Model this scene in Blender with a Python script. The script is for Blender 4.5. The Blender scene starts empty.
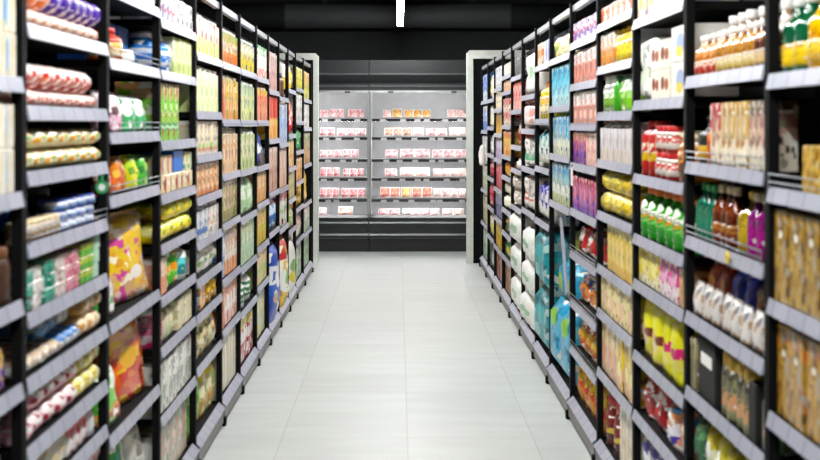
import bpy, bmesh, math, random
from mathutils import Vector, Matrix, noise
random.seed(7)
R = math.radians
scene = bpy.context.scene
COL = scene.collection

# ------------------------------------------------------------------ camera frame used for measuring
F, CX, CY, EYE = 1200.0, 398.0, 124.0, 1.5      # focal length in px, vanishing point, eye height
HALF = 0.875                                     # half width of the aisle at the shelf fronts

# ------------------------------------------------------------------ colours and materials
def lin(c):
    c /= 255.0
    return c / 12.92 if c <= 0.04045 else ((c + 0.055) / 1.055) ** 2.4
def hx(s):
    return (lin(int(s[0:2], 16)), lin(int(s[2:4], 16)), lin(int(s[4:6], 16)), 1.0)

def base_mat(name):
    m = bpy.data.materials.new(name); m.use_nodes = True
    nt = m.node_tree
    return m, nt, nt.nodes['Principled BSDF']

def plain(name, col, rough=0.5, metal=0.0, coat=0.0, noise_amt=0.06, scale=12.0):
    m, nt, p = base_mat(name)
    p.inputs['Roughness'].default_value = rough
    p.inputs['Metallic'].default_value = metal
    p.inputs['Coat Weight'].default_value = coat
    c = hx(col)
    tc = nt.nodes.new('ShaderNodeTexCoord'); nz = nt.nodes.new('ShaderNodeTexNoise')
    nz.inputs['Scale'].default_value = scale; nz.inputs['Detail'].default_value = 3
    nt.links.new(tc.outputs['Object'], nz.inputs['Vector'])
    r = nt.nodes.new('ShaderNodeValToRGB')
    a, b = 1 - noise_amt, 1 + noise_amt
    r.color_ramp.elements[0].position = 0.3; r.color_ramp.elements[1].position = 0.7
    r.color_ramp.elements[0].color = (c[0]*a, c[1]*a, c[2]*a, 1)
    r.color_ramp.elements[1].color = (min(1, c[0]*b), min(1, c[1]*b), min(1, c[2]*b), 1)
    nt.links.new(nz.outputs['Fac'], r.inputs['Fac'])
    nt.links.new(r.outputs['Color'], p.inputs['Base Color'])
    return m

def const_ramp(nt, stops, interp='CONSTANT'):
    r = nt.nodes.new('ShaderNodeValToRGB'); cr = r.color_ramp; cr.interpolation = interp
    cr.elements[0].position = stops[0][0]; cr.elements[0].color = hx(stops[0][1])
    cr.elements[1].position = stops[1][0] if len(stops) > 1 else 1.0
    cr.elements[1].color = hx(stops[1][1] if len(stops) > 1 else stops[0][1])
    for pos, c in stops[2:]:
        e = cr.elements.new(pos); e.color = hx(c)
    return r

def parse_bands(s):
    t = s.split(); st = [(0.0, t[0])]
    for i in range(1, len(t) - 1, 2):
        st.append((float(t[i]), t[i + 1]))
    return st

def deeper(c):
    v = [int(c[i:i+2], 16) for i in (0, 2, 4)]; m = sum(v)/3
    return ''.join('%02x' % max(0, min(255, int((m + (x-m)*1.5)*0.68))) for x in v)
_designs = {}
def design(bands, patch='', blot='', rough=0.38, coat=0.15, jit=0.07):
    """printed packaging: colour bands up the pack, printed ovals, small printed blocks"""
    key = (bands, patch, blot, rough, coat)
    if key in _designs: return _designs[key]
    m, nt, p = base_mat('print_%03d' % len(_designs))
    N, L = nt.nodes, nt.links
    p.inputs['Roughness'].default_value = rough; p.inputs['Coat Weight'].default_value = coat
    tc = N.new('ShaderNodeTexCoord'); sep = N.new('ShaderNodeSeparateXYZ')
    L.new(tc.outputs['Generated'], sep.inputs[0])
    st = parse_bands(bands)
    if not blot and len(st) > 1:
        cs = [c for _, c in st]; blot = '%s,%s,%s,f4efe6 4.5 .64' % (deeper(cs[0]), deeper(cs[-1]), cs[0])
    # slightly wavy band edges
    wv = N.new('ShaderNodeMath'); wv.operation = 'SINE'
    mx = N.new('ShaderNodeMath'); mx.operation = 'MULTIPLY'; mx.inputs[1].default_value = 5.0
    L.new(sep.outputs['X'], mx.inputs[0]); L.new(mx.outputs[0], wv.inputs[0])
    ad = N.new('ShaderNodeMath'); ad.operation = 'MULTIPLY_ADD'; ad.inputs[1].default_value = 0.018
    L.new(wv.outputs[0], ad.inputs[0]); L.new(sep.outputs['Z'], ad.inputs[2])
    rp = const_ramp(nt, st); L.new(ad.outputs[0], rp.inputs['Fac'])
    col = rp.outputs['Color']
    def mixin(fac, c_out, c_val=None):
        nonlocal col
        mm = N.new('ShaderNodeMix'); mm.data_type = 'RGBA'
        L.new(fac, mm.inputs[0]); L.new(col, mm.inputs[6])
        if c_val is not None: mm.inputs[7].default_value = hx(c_val)
        else: L.new(c_out, mm.inputs[7])
        col = mm.outputs[2]
    if blot:
        t = blot.split(); cols = t[0].split(','); sc = float(t[1])*1.35; thr = float(t[2])
        mp = N.new('ShaderNodeMapping'); mp.inputs['Scale'].default_value = (sc, sc * 0.8, sc * 1.25)
        L.new(tc.outputs['Generated'], mp.inputs['Vector'])
        v = N.new('ShaderNodeTexVoronoi'); v.inputs['Scale'].default_value = 1.0
        v.distance = 'CHEBYCHEV'
        L.new(mp.outputs[0], v.inputs['Vector'])
        s2 = N.new('ShaderNodeSeparateColor'); L.new(v.outputs['Color'], s2.inputs[0])
        cr = const_ramp(nt, [(i / len(cols), c) for i, c in enumerate(cols)] if len(cols) > 1 else [(0, cols[0])])
        L.new(s2.outputs['Red'], cr.inputs['Fac'])
        g = N.new('ShaderNodeMath'); g.operation = 'GREATER_THAN'; g.inputs[1].default_value = thr
        L.new(s2.outputs['Green'], g.inputs[0])
        mixin(g.outputs[0], cr.outputs['Color'])
    if patch:
        for ps in patch.split('|'):
            cx, cz, rx, rz, c = ps.split(); cx, cz, rx, rz = map(float, (cx, cz, rx, rz))
            cmb = N.new('ShaderNodeCombineXYZ'); L.new(sep.outputs['X'], cmb.inputs[0]); L.new(sep.outputs['Z'], cmb.inputs[1])
            mp = N.new('ShaderNodeMapping'); mp.vector_type = 'POINT'
            mp.inputs['Location'].default_value = (-cx / rx, -cz / rz, 0); mp.inputs['Scale'].default_value = (1 / rx, 1 / rz, 1)
            L.new(cmb.outputs[0], mp.inputs['Vector'])
            ln = N.new('ShaderNodeVectorMath'); ln.operation = 'LENGTH'; L.new(mp.outputs[0], ln.inputs[0])
            g = N.new('ShaderNodeMath'); g.operation = 'LESS_THAN'; g.inputs[1].default_value = 1.0
            L.new(ln.outputs['Value'], g.inputs[0])
            mixin(g.outputs[0], None, c)
    # each pack a touch lighter or darker than its neighbour (ink and wear)
    oi = N.new('ShaderNodeObjectInfo'); hs = N.new('ShaderNodeHueSaturation')
    mr = N.new('ShaderNodeMapRange'); mr.inputs[3].default_value = 0.90 - jit; mr.inputs[4].default_value = 0.92 + jit * 0.5
    L.new(oi.outputs['Random'], mr.inputs[0]); L.new(mr.outputs[0], hs.inputs['Value'])
    hs.inputs['Saturation'].default_value = 1.12
    L.new(col, hs.inputs['Color']); L.new(hs.outputs[0], p.inputs['Base Color'])
    _designs[key] = m
    return m

M = {}
M['black'] = plain('black_powder_coat', '0d0d0e', 0.55)
M['blackback'] = plain('black_back_panel', '0b0b0c', 0.75)
for k_ in ('black', 'blackback'):
    M[k_].node_tree.nodes['Principled BSDF'].inputs['Specular IOR Level'].default_value = 0.12
    M[k_].node_tree.nodes['Principled BSDF'].inputs['Roughness'].default_value = 0.75
M['kick'] = plain('grey_kick_plate', '6c6a67', 0.45)
M['railgrey'] = plain('grey_rail', '75777d', 0.4)
M['chrome'] = plain('chrome_wire', '9fa3aa', 0.28, 0.9)
M['white_frame'] = plain('white_painted_frame', 'd9dcd4', 0.5)
M['fr_grey'] = plain('fridge_grey', '1f2325', 0.35)
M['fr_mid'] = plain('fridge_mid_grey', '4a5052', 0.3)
M['fr_dark'] = plain('fridge_dark', '1b1d1e', 0.45)
M['fr_trim'] = plain('brushed_trim', 'c4c8c8', 0.25, 0.7)
M['fr_in'] = plain('fridge_interior', 'c9cacc', 0.45)
M['wallblack'] = plain('black_wall_paint', '1d2022', 0.8, noise_amt=0.12, scale=2)
M['ceilblack'] = plain('black_ceiling_paint', '191b1d', 0.85, noise_amt=0.12, scale=2)
M['duct'] = plain('dark_duct_metal', '26292b', 0.8, 0.0)
M['capwhite'] = plain('white_plastic_cap', 'f3f1ec', 0.3)
M['capgold'] = plain('gold_cap', 'd8b24a', 0.3, 0.5)
M['capblack'] = plain('black_cap', '1c1b1c', 0.3)
M['capred'] = plain('red_cap', 'c4262a', 0.3)
M['capgreen'] = plain('green_cap', '2c9a55', 0.3)
M['capyellow'] = plain('yellow_cap', 'f2cf2a', 0.3)
M['capblue'] = plain('blue_cap', '2743a8', 0.3)
M['captan'] = plain('cream_cap', 'e6d3ab', 0.35)
M['capbrown'] = plain('brown_cap', '6d4526', 0.35)
M['caporange'] = plain('orange_cap', 'ee7a2a', 0.35)
M['seal'] = plain('foil_seal', 'e4e2df', 0.28, 0.3)
M['tray'] = plain('white_foam_tray', 'e9e6e3', 0.4)

def price_rail_mat():
    m, nt, p = base_mat('price_rail_with_tickets'); N, L = nt.nodes, nt.links
    p.inputs['Roughness'].default_value = 0.35
    tc = N.new('ShaderNodeTexCoord'); mp = N.new('ShaderNodeMapping'); mp.inputs['Rotation'].default_value = (0, 0, R(90))
    br = N.new('ShaderNodeTexBrick'); br.offset = 0.0
    sep = N.new('ShaderNodeSeparateXYZ'); cmb = N.new('ShaderNodeCombineXYZ')
    L.new(tc.outputs['Object'], sep.inputs[0]); L.new(sep.outputs['Y'], cmb.inputs[0])
    L.new(sep.outputs['Z'], cmb.inputs[1])
    L.new(cmb.outputs[0], br.inputs['Vector'])
    br.inputs['Scale'].default_value = 1.0
    br.inputs['Brick Width'].default_value = 0.105; br.inputs['Row Height'].default_value = 0.5
    br.inputs['Mortar Size'].default_value = 0.006; br.inputs['Mortar Smooth'].default_value = 0.6
    br.inputs['Color1'].default_value = hx('a6a8b6'); br.inputs['Color2'].default_value = hx('979aa9')
    br.inputs['Mortar'].default_value = hx('7c7e8e')
    L.new(br.outputs['Color'], p.inputs['Base Color'])
    return m
M['ticket'] = price_rail_mat()

def floor_mat():
    m, nt, p = base_mat('pale_grey_floor_tiles'); N, L = nt.nodes, nt.links
    tc = N.new('ShaderNodeTexCoord'); mp = N.new('ShaderNodeMapping')
    mp.inputs['Location'].default_value = (-0.045, 0.10, 0)
    L.new(tc.outputs['Object'], mp.inputs['Vector'])
    br = N.new('ShaderNodeTexBrick'); br.offset = 0.0; br.squash = 1.0
    br.inputs['Scale'].default_value = 1.0
    br.inputs['Brick Width'].default_value = 0.60; br.inputs['Row Height'].default_value = 0.486
    br.inputs['Mortar Size'].default_value = 0.0028; br.inputs['Mortar Smooth'].default_value = 0.3
    br.inputs['Color1'].default_value = hx('cbcfcc'); br.inputs['Color2'].default_value = hx('c5c9c6')
    br.inputs['Mortar'].default_value = hx('b2b5b2')
    L.new(mp.outputs[0], br.inputs['Vector'])
    n1 = N.new('ShaderNodeTexNoise'); n1.inputs['Scale'].default_value = 3.0; n1.inputs['Detail'].default_value = 6
    st = N.new('ShaderNodeMapping'); st.inputs['Scale'].default_value = (0.7, 3.2, 1)
    L.new(tc.outputs['Object'], st.inputs['Vector']); L.new(st.outputs[0], n1.inputs['Vector'])
    r = const_ramp(nt, [(0.3, 'd2d2d2'), (0.72, 'ffffff')], 'LINEAR'); L.new(n1.outputs['Fac'], r.inputs['Fac'])
    mm = N.new('ShaderNodeMix'); mm.data_type = 'RGBA'; mm.blend_type = 'MULTIPLY'; mm.inputs[0].default_value = 0.38
    L.new(br.outputs['Color'], mm.inputs[6]); L.new(r.outputs['Color'], mm.inputs[7])
    L.new(mm.outputs[2], p.inputs['Base Color'])
    rr = N.new('ShaderNodeMapRange'); rr.inputs[3].default_value = 0.34; rr.inputs[4].default_value = 0.5
    L.new(n1.outputs['Fac'], rr.inputs[0]); L.new(rr.outputs[0], p.inputs['Roughness'])
    bp = N.new('ShaderNodeBump'); bp.inputs['Strength'].default_value = 0.15; bp.inputs['Distance'].default_value = 0.002
    L.new(br.outputs['Fac'], bp.inputs['Height']); bp.invert = True
    L.new(bp.outputs[0], p.inputs['Normal'])
    return m
M['floor'] = floor_mat()

def lamp_mat(name, col, strength):
    m = bpy.data.materials.new(name); m.use_nodes = True; nt = m.node_tree; nt.nodes.clear()
    e = nt.nodes.new('ShaderNodeEmission'); e.inputs[0].default_value = col; e.inputs[1].default_value = strength
    o = nt.nodes.new('ShaderNodeOutputMaterial'); nt.links.new(e.outputs[0], o.inputs[0]); return m
M['lamp'] = lamp_mat('lit_diffuser', (1.0, 1.0, 0.99, 1), 82.0)
M['fr_lamp'] = lamp_mat('fridge_light', (1.0, 0.97, 0.97, 1), 46.0)

def glass_mat():
    m = bpy.data.materials.new('clear_door_glass'); m.use_nodes = True; nt = m.node_tree; nt.nodes.clear()
    N, L = nt.nodes, nt.links
    t = N.new('ShaderNodeBsdfTransparent'); t.inputs[0].default_value = (0.95, 0.96, 0.96, 1)
    g = N.new('ShaderNodeBsdfGlossy'); g.inputs['Roughness'].default_value = 0.05
    f = N.new('ShaderNodeFresnel'); f.inputs[0].default_value = 1.45
    mx = N.new('ShaderNodeMixShader'); o = N.new('ShaderNodeOutputMaterial')
    L.new(f.outputs[0], mx.inputs[0]); L.new(t.outputs[0], mx.inputs[1]); L.new(g.outputs[0], mx.inputs[2]); L.new(mx.outputs[0], o.inputs[0])
    return m
M['glass'] = glass_mat()

def meat_mat(name, a, b, scale=30):
    m, nt, p = base_mat(name); N, L = nt.nodes, nt.links
    p.inputs['Roughness'].default_value = 0.25; p.inputs['Coat Weight'].default_value = 0.4
    tc = N.new('ShaderNodeTexCoord'); n = N.new('ShaderNodeTexNoise'); n.inputs['Scale'].default_value = scale; n.inputs['Detail'].default_value = 4
    L.new(tc.outputs['Object'], n.inputs['Vector'])
    r = const_ramp(nt, [(0.42, a), (0.6, b)], 'LINEAR'); L.new(n.outputs['Fac'], r.inputs['Fac'])
    L.new(r.outputs[0], p.inputs['Base Color']); return m
MEAT = {'pink': meat_mat('pink_meat', 'd08088', 'f0c6c4'), 'red': meat_mat('red_meat', 'b8505a', 'e8aeac'),
        'pale': meat_mat('pale_meat', 'dca8a2', 'f2d8d0'), 'orange': meat_mat('orange_sausage', 'd08a34', 'ecc080'),
        'rust': meat_mat('rust_sausage', 'b8503a', 'e09078'), 'brown': meat_mat('brown_roast', 'a06452', 'd8a890')}

# ------------------------------------------------------------------ mesh helpers
def finish(bm, name, mats, smooth=False):
    me = bpy.data.meshes.new(name)
    bmesh.ops.recalc_face_normals(bm, faces=bm.faces[:])
    bm.to_mesh(me); bm.free()
    for m in (mats if isinstance(mats, (list, tuple)) else [mats]): me.materials.append(m)
    if smooth:
        for f in me.polygons: f.use_smooth = True
    return me

def add_box(bm, x0, x1, y0, y1, z0, z1):
    vs = [bm.verts.new(v) for v in ((x0,y0,z0),(x1,y0,z0),(x1,y1,z0),(x0,y1,z0),(x0,y0,z1),(x1,y0,z1),(x1,y1,z1),(x0,y1,z1))]
    for q in ((0,3,2,1),(4,5,6,7),(0,1,5,4),(1,2,6,5),(2,3,7,6),(3,0,4,7)):
        bm.faces.new([vs[i] for i in q])
    return vs

def box_me(name, mat, x0, x1, y0, y1, z0, z1, bev=0.0):
    bm = bmesh.new(); add_box(bm, x0, x1, y0, y1, z0, z1)
    if bev > 0: bmesh.ops.bevel(bm, geom=bm.edges[:], offset=bev, segments=1, affect='EDGES')
    return finish(bm, name, mat)

def prism_me(name, mat, pts_yz, x0, x1):
    """polygon in (y,z) extruded along x"""
    bm = bmesh.new()
    a = [bm.verts.new((x0, y, z)) for y, z in pts_yz]; b = [bm.verts.new((x1, y, z)) for y, z in pts_yz]
    n = len(a)
    bm.faces.new(a); bm.faces.new(b[::-1])
    for i in range(n): bm.faces.new((a[i], b[i], b[(i+1) % n], a[(i+1) % n]))
    return finish(bm, name, mat)

def lathe_me(name, mat, prof, seg=16, cx=0.0, cy=0.0, smooth=True):
    bm = bmesh.new(); rings = []
    for r, z in prof:
        rings.append([bm.verts.new((cx + r*math.cos(2*math.pi*i/seg), cy + r*math.sin(2*math.pi*i/seg), z)) for i in range(seg)])
    for a, b in zip(rings, rings[1:]):
        for i in range(seg): bm.faces.new((a[i], a[(i+1) % seg], b[(i+1) % seg], b[i]))
    bm.faces.new(rings[0][::-1]); bm.faces.new(rings[-1])
    return finish(bm, name, mat, smooth)

def tube_me(name, mat, pts, r, seg=6):
    bm = bmesh.new(); rings = []
    for i, p in enumerate(pts):
        p = Vector(p)
        d = (Vector(pts[min(i+1, len(pts)-1)]) - Vector(pts[max(i-1, 0)])).normalized()
        up = Vector((0,0,1)) if abs(d.z) < 0.9 else Vector((1,0,0))
        a = d.cross(up).normalized(); b = d.cross(a)
        rings.append([bm.verts.new(p + r*(a*math.cos(2*math.pi*k/seg) + b*math.sin(2*math.pi*k/seg))) for k in range(seg)])
    for a, b in zip(rings, rings[1:]):
        for i in range(seg): bm.faces.new((a[i], a[(i+1) % seg], b[(i+1) % seg], b[i]))
    bm.faces.new(rings[0][::-1]); bm.faces.new(rings[-1])
    return finish(bm, name, mat, True)

def link(name, me, parent=None, label=None):
    o = bpy.data.objects.new(name, me); COL.objects.link(o)
    if parent is not None: o.parent = parent
    if label: o['label'] = label
    return o
def empty(name, loc=(0,0,0), rz=0.0):
    o = bpy.data.objects.new(name, None); COL.objects.link(o); o.location = loc; o.rotation_euler = (0,0,rz)
    o.empty_display_size = 0.05
    return o
def tag(o, label, cat, group=None):
    o['label'] = label; o['category'] = cat
    if group: o['group'] = group
    return o
def struct(name, me):
    o = link(name, me); o['kind'] = 'structure'; return o

# ------------------------------------------------------------------ product shapes (x = width, -y = front, z up, base at z 0)
def carton_me(mat, w, d, h):
    return box_me('carton', mat, -w/2, w/2, -d/2, d/2, 0, h, min(0.004, w*0.06))

def gable_me(mat, w, d, h):
    g = h*0.16; b = h - g
    bm = bmesh.new()
    v = [bm.verts.new(p) for p in ((-w/2,-d/2,0),(w/2,-d/2,0),(w/2,d/2,0),(-w/2,d/2,0),
                                   (-w/2,-d/2,b),(w/2,-d/2,b),(w/2,d/2,b),(-w/2,d/2,b),
                                   (-w*0.48,-0.004,h-g*0.25),(w*0.48,-0.004,h-g*0.25),(w*0.48,0.004,h-g*0.25),(-w*0.48,0.004,h-g*0.25),
                                   (-w*0.48,-0.004,h),(w*0.48,-0.004,h),(w*0.48,0.004,h),(-w*0.48,0.004,h))]
    for q in ((0,3,2,1),(0,1,5,4),(1,2,6,5),(2,3,7,6),(3,0,4,7),(4,5,9,8),(6,7,11,10),(5,6,10,9),(7,4,8,11),
              (8,9,13,12),(9,10,14,13),(10,11,15,14),(11,8,12,15),(12,13,14,15)):
        bm.faces.new([v[i] for i in q])
    return finish(bm, 'gable_carton', mat)

def pouch_me(mat, w, d, h, seed=0, pinch=0.32):
    """filled film bag standing up: crimped flat top, bulging front, gathered foot"""
    nx, nz = 8, 10
    bm = bmesh.new(); F_, B_ = [], []
    for j in range(nz+1):
        v = j/nz; rf, rb = [], []
        prof = math.sin(math.pi*min(1, max(0.0, 0.10 + v*0.90)))**pinch if v < 0.999 else 0.0
        ww = w*(0.90 + 0.10*abs(2*v-1)**2) * (1.0 - 0.05*math.sin(v*9+seed))
        for i in range(nx+1):
            u = 2*i/nx - 1
            t = (1-abs(u)**2.6)**0.6*prof if abs(u) < 1 else 0.0
            wr = noise.noise(Vector((u*2.3+seed*3.1, v*3.3, seed*1.7)))
            th = max(0.0, d/2*t*(1+0.45*wr))
            x = u*ww/2 + 0.02*w*wr
            z = h*v*(1.0-0.03*wr*(v > 0.8))
            if i in (0, nx) or j == nz:
                a = bm.verts.new((x, 0.0 if i in (0,nx) else -0.002, z))
                rf.append(a); rb.append(a)
            else:
                rf.append(bm.verts.new((x, -th-0.002, z))); rb.append(bm.verts.new((x, th*0.8+0.002, z)))
        F_.append(rf); B_.append(rb)
    for G in (F_, B_):
        for j in range(nz):
            for i in range(nx):
                q = []
                for vv in (G[j][i], G[j][i+1], G[j+1][i+1], G[j+1][i]):
                    if vv not in q: q.append(vv)
                if len(q) > 2:
                    try: bm.faces.new(q)
                    except ValueError: pass
    bot = [v for v in F_[0]] + [v for v in B_[0][1:-1][::-1]]
    bm.faces.new(bot)
    return finish(bm, 'pouch', mat, True)

def loaf_me(mat, w, d, h, seed=0, p=2.6):
    """film pack lying down: soft rounded block, slightly lumpy, with a crimped front end"""
    nu, nv = 16, 9
    bm = bmesh.new(); rings = []
    for j in range(nv):
        y = -1 + 2*j/(nv-1)
        y = math.copysign(abs(y)**0.6, y)
        s = max(0.45, (1-abs(y)**7)**0.4) if abs(y) < 0.999 else 0.45
        ring = []
        for i in range(nu):
            a = 2*math.pi*i/nu; c, sn = math.cos(a), math.sin(a)
            r = (abs(c)**p + abs(sn)**p)**(-1/p)
            wr = 1 + 0.07*noise.noise(Vector((c*1.5+seed, sn*1.5, y*2.2+seed*2)))
            ring.append(bm.verts.new((r*c*w/2*s**0.4*wr, y*d/2, h/2 + r*sn*h/2*s*wr)))
        rings.append(ring)
    for a, b in zip(rings, rings[1:]):
        for i in range(nu): bm.faces.new((a[i], a[(i+1) % nu], b[(i+1) % nu], b[i]))
    bm.faces.new(rings[0]); bm.faces.new(rings[-1])
    zmin = min(v.co.z for v in bm.verts)
    for v in bm.verts: v.co.z -= zmin
    return finish(bm, 'loaf', mat, True)

def bale_me(mat, w, d, h, nx=2, nz=2):
    """film-wrapped bale of rolls: the rolls show as soft bulges"""
    bm = bmesh.new(); gx, gz = nx*5, nz*5
    def bul(u, n): return abs(math.sin(math.pi*u*n))**0.5
    F_, B_ = [], []
    for j in range(gz+1):
        v = j/gz; rf, rb = [], []
        for i in range(gx+1):
            u = i/gx
            e = min(1.0, min(u, 1-u)*12) ** 0.35 * min(1.0, min(v, 1-v)*12) ** 0.35
            b = 0.90 + 0.10*bul(u, nx)*bul(v, nz)
            yy = d/2*b*(0.62+0.38*e)
            sx = 0.97 + 0.03*bul(v, nz); sz = 0.97 + 0.03*bul(u, nx)
            x, z = (u-0.5)*w*sx, h*v*sz
            rf.append(bm.verts.new((x, -yy, z))); rb.append(bm.verts.new((x, yy, z)))
        F_.append(rf); B_.append(rb)
    for j in range(gz):
        for i in range(gx):
            bm.faces.new((F_[j][i], F_[j][i+1], F_[j+1][i+1], F_[j+1][i]))
            bm.faces.new((B_[j][i+1], B_[j][i], B_[j+1][i], B_[j+1][i+1]))
    for j in range(gz):
        bm.faces.new((F_[j][0], F_[j+1][0], B_[j+1][0], B_[j][0])); bm.faces.new((F_[j][gx], B_[j][gx], B_[j+1][gx], F_[j+1][gx]))
    for i in range(gx):
        bm.faces.new((F_[0][i], B_[0][i], B_[0][i+1], F_[0][i+1])); bm.faces.new((F_[gz][i], F_[gz][i+1], B_[gz][i+1], B_[gz][i]))
    return finish(bm, 'bale', mat, True)

def bottle_parts(mat, w, h, o):
    r = w/2*0.96; style = o.get('style', 'spirit')
    if style == 'spirit':
        prof = [(r*0.9,0),(r,h*0.02),(r,h*0.56),(r*0.92,h*0.63),(r*0.5,h*0.72),(r*0.36,h*0.78),(r*0.34,h*0.88)]
        cap = [(r*0.38,h*0.86),(r*0.42,h*0.87),(r*0.42,h*0.985),(r*0.36,h)]; lab = (0.10, 0.38)
    elif style == 'wide':     # squat household / sauce bottle
        prof = [(r*0.92,0),(r,h*0.03),(r,h*0.6),(r*0.9,h*0.7),(r*0.55,h*0.8),(r*0.5,h*0.86)]
        cap = [(r*0.56,h*0.84),(r*0.6,h*0.85),(r*0.56,h*0.98),(r*0.45,h)]; lab = (0.16, 0.56)
    else:                     # slim
        prof = [(r*0.9,0),(r,h*0.02),(r,h*0.7),(r*0.85,h*0.78),(r*0.55,h*0.84),(r*0.5,h*0.9)]
        cap = [(r*0.56,h*0.88),(r*0.6,h*0.89),(r*0.6,h*0.98),(r*0.5,h)]; lab = (0.15, 0.6)
    out = [('body', lathe_me('bottle_body', mat, prof), None), ('cap', lathe_me('bottle_cap', M[o.get('cap','capwhite')], cap), None)]
    if o.get('label_mat'):
        out.append(('paper_label', lathe_me('bottle_label', o['label_mat'], [(r*1.0,h*lab[0]),(r*1.025,h*lab[0]+0.001),(r*1.025,h*lab[1]-0.001),(r*1.0,h*lab[1])]), None))
    return out

def jar_parts(mat, w, h, o):
    r = w/2*0.96
    prof = [(r*0.9,0),(r,h*0.04),(r,h*0.68),(r*0.9,h*0.78),(r*0.8,h*0.8)]
    lid = [(r*0.86,h*0.79),(r*0.9,h*0.8),(r*0.9,h*0.98),(r*0.84,h)]
    out = [('body', lathe_me('jar_body', mat, prof), None), ('lid', lathe_me('jar_lid', M[o.get('cap','capwhite')], lid), None)]
    if o.get('label_mat'):
        out.append(('paper_label', lathe_me('jar_label', o['label_mat'], [(r,h*0.15),(r*1.025,h*0.155),(r*1.025,h*0.6),(r,h*0.605)]), None))
    return out

def can_me(mat, w, h):
    r = w/2*0.96
    return lathe_me('can', mat, [(r*0.93,0),(r,h*0.03),(r*0.97,h*0.05),(r*0.97,h*0.95),(r,h*0.97),(r*0.95,h),(r*0.9,h*0.985)])

# name -> (shape, category)
KIND = {
 'juice_carton': ('gable', 'carton'), 'milk_carton': ('gable', 'carton'), 'drink_carton': ('box', 'carton'), 'cereal_box': ('box', 'box'),
 'biscuit_box': ('box', 'box'), 'tea_box': ('box', 'box'), 'snack_box': ('box', 'box'), 'gift_box': ('box', 'box'), 'food_box': ('box', 'box'),
 'pasta_box': ('box', 'box'), 'tissue_box': ('box', 'box'), 'soap_box': ('box', 'box'), 'multipack': ('box', 'pack'),
 'snack_bag': ('pouch', 'bag'), 'food_pouch': ('pouch', 'bag'), 'flour_bag': ('pouch', 'bag'), 'sweet_bag': ('pouch', 'bag'), 'pet_food_bag': ('pouch', 'bag'), 'coffee_pouch': ('pouch', 'bag'),
 'bread_pack': ('loaf', 'pack'), 'noodle_pack': ('loaf', 'pack'), 'wafer_pack': ('loaf', 'pack'), 'biscuit_pack': ('loaf', 'pack'),
 'toilet_roll_pack': ('bale', 'pack'), 'kitchen_roll_pack': ('bale', 'pack'), 'diaper_pack': ('bale', 'pack'), 'paper_pack': ('bale', 'pack'),
 'spirit_bottle': ('bottle', 'bottle'), 'sauce_bottle': ('bottle', 'bottle'), 'detergent_bottle': ('bottle', 'bottle'), 'liqueur_bottle': ('bottle', 'bottle'),
 'preserve_jar': ('jar', 'jar'), 'coffee_jar': ('jar', 'jar'), 'food_tub': ('jar', 'tub'), 'drink_can': ('can', 'can'), 'gift_tube': ('jar', 'tube'),
}
_meshcache = {}
def product_parts(kind, mat, w, d, h, o):
    shape = KIND[kind][0]; sd = o.get('seed', 0)
    far = o.get('far', False)
    if shape == 'gable':
        parts = [('body', gable_me(mat, w, d, h), None)]
        if not far:
            c = lathe_me('screw_cap', M[o.get('cap', 'capwhite')], [(w*0.13, 0), (w*0.15, 0.001), (w*0.15, 0.010), (w*0.12, 0.012)], 10)
            # the cap sits on the front slope of the gable
            g = h*0.16; ang = math.atan2(g*0.75, d/2)
            Mx = Matrix.Translation((0, -d/4, h - g*0.64)) @ Matrix.Rotation(ang, 4, 'X')
            c.transform(Mx)
            parts.append(('cap', c, None))
        return parts
    if shape == 'box':
        parts = [('body', carton_me(mat, w, d, h), None)]
        if o.get('panel'):       # stuck-on front panel
            fw, f0, f1, fm = o['panel']
            parts.append(('front_label', box_me('front_label', fm, -w/2*fw, w/2*fw, -d/2-0.0015, -d/2+0.001, h*f0, h*f1), None))
        return parts
    if shape == 'pouch':
        parts = [('body', pouch_me(mat, w, d, h*0.96, sd), None)]
        if not far:
            bm = bmesh.new(); n = 12; hh = h*0.96
            a = [bm.verts.new((-w*0.46 + w*0.92*i/n, (-0.003 if i % 2 else 0.003), hh*0.975)) for i in range(n+1)]
            b = [bm.verts.new((-w*0.46 + w*0.92*i/n, (-0.003 if i % 2 else 0.003), h)) for i in range(n+1)]
            fs = [bm.faces.new((a[i], a[i+1], b[i+1], b[i])) for i in range(n)]
            bmesh.ops.solidify(bm, geom=bm.faces[:], thickness=0.002)
            parts.append(('top_seal', finish(bm, 'top_seal', o.get('seal_mat', mat)), None))
        else: parts = [('body', pouch_me(mat, w, d, h, sd), None)]
        return parts
    if shape == 'loaf':
        return [('body', loaf_me(mat, w*0.985, d, h, sd, o.get('p', 3.0)), None)]
    if shape == 'bale': return [('wrapper', bale_me(mat, w, d, h, o.get('nx', 2), o.get('nz', 2)), None)]
    if shape == 'bottle':
        ps = bottle_parts(mat, w, h, o)
        return ps
    if shape == 'jar': return jar_parts(mat, w, h, o)
    if shape == 'can': return [('body', can_me(mat, w, h), None)]

ORD = 'zeroth first second third fourth fifth sixth seventh eighth ninth tenth eleventh twelfth thirteenth fourteenth fifteenth sixteenth'.split()
LABELS = set()
def say(look, bits):
    s = look + ', ' + ', '.join(b for b in bits if b)
    if len(s.split()) > 16: s = s.replace(' row, ', ', ')
    if len(s.split()) > 16: s = s.replace(' from left', ' along')
    assert s.lower() not in LABELS, s
    LABELS.add(s.lower())
    assert len(s.split()) <= 16, (s, len(s.split()))
    return s

def copy_tree(root):
    r = root.copy(); COL.objects.link(r)
    for ch in root.children:
        c = ch.copy(); COL.objects.link(c); c.parent = r
    return r

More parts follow.
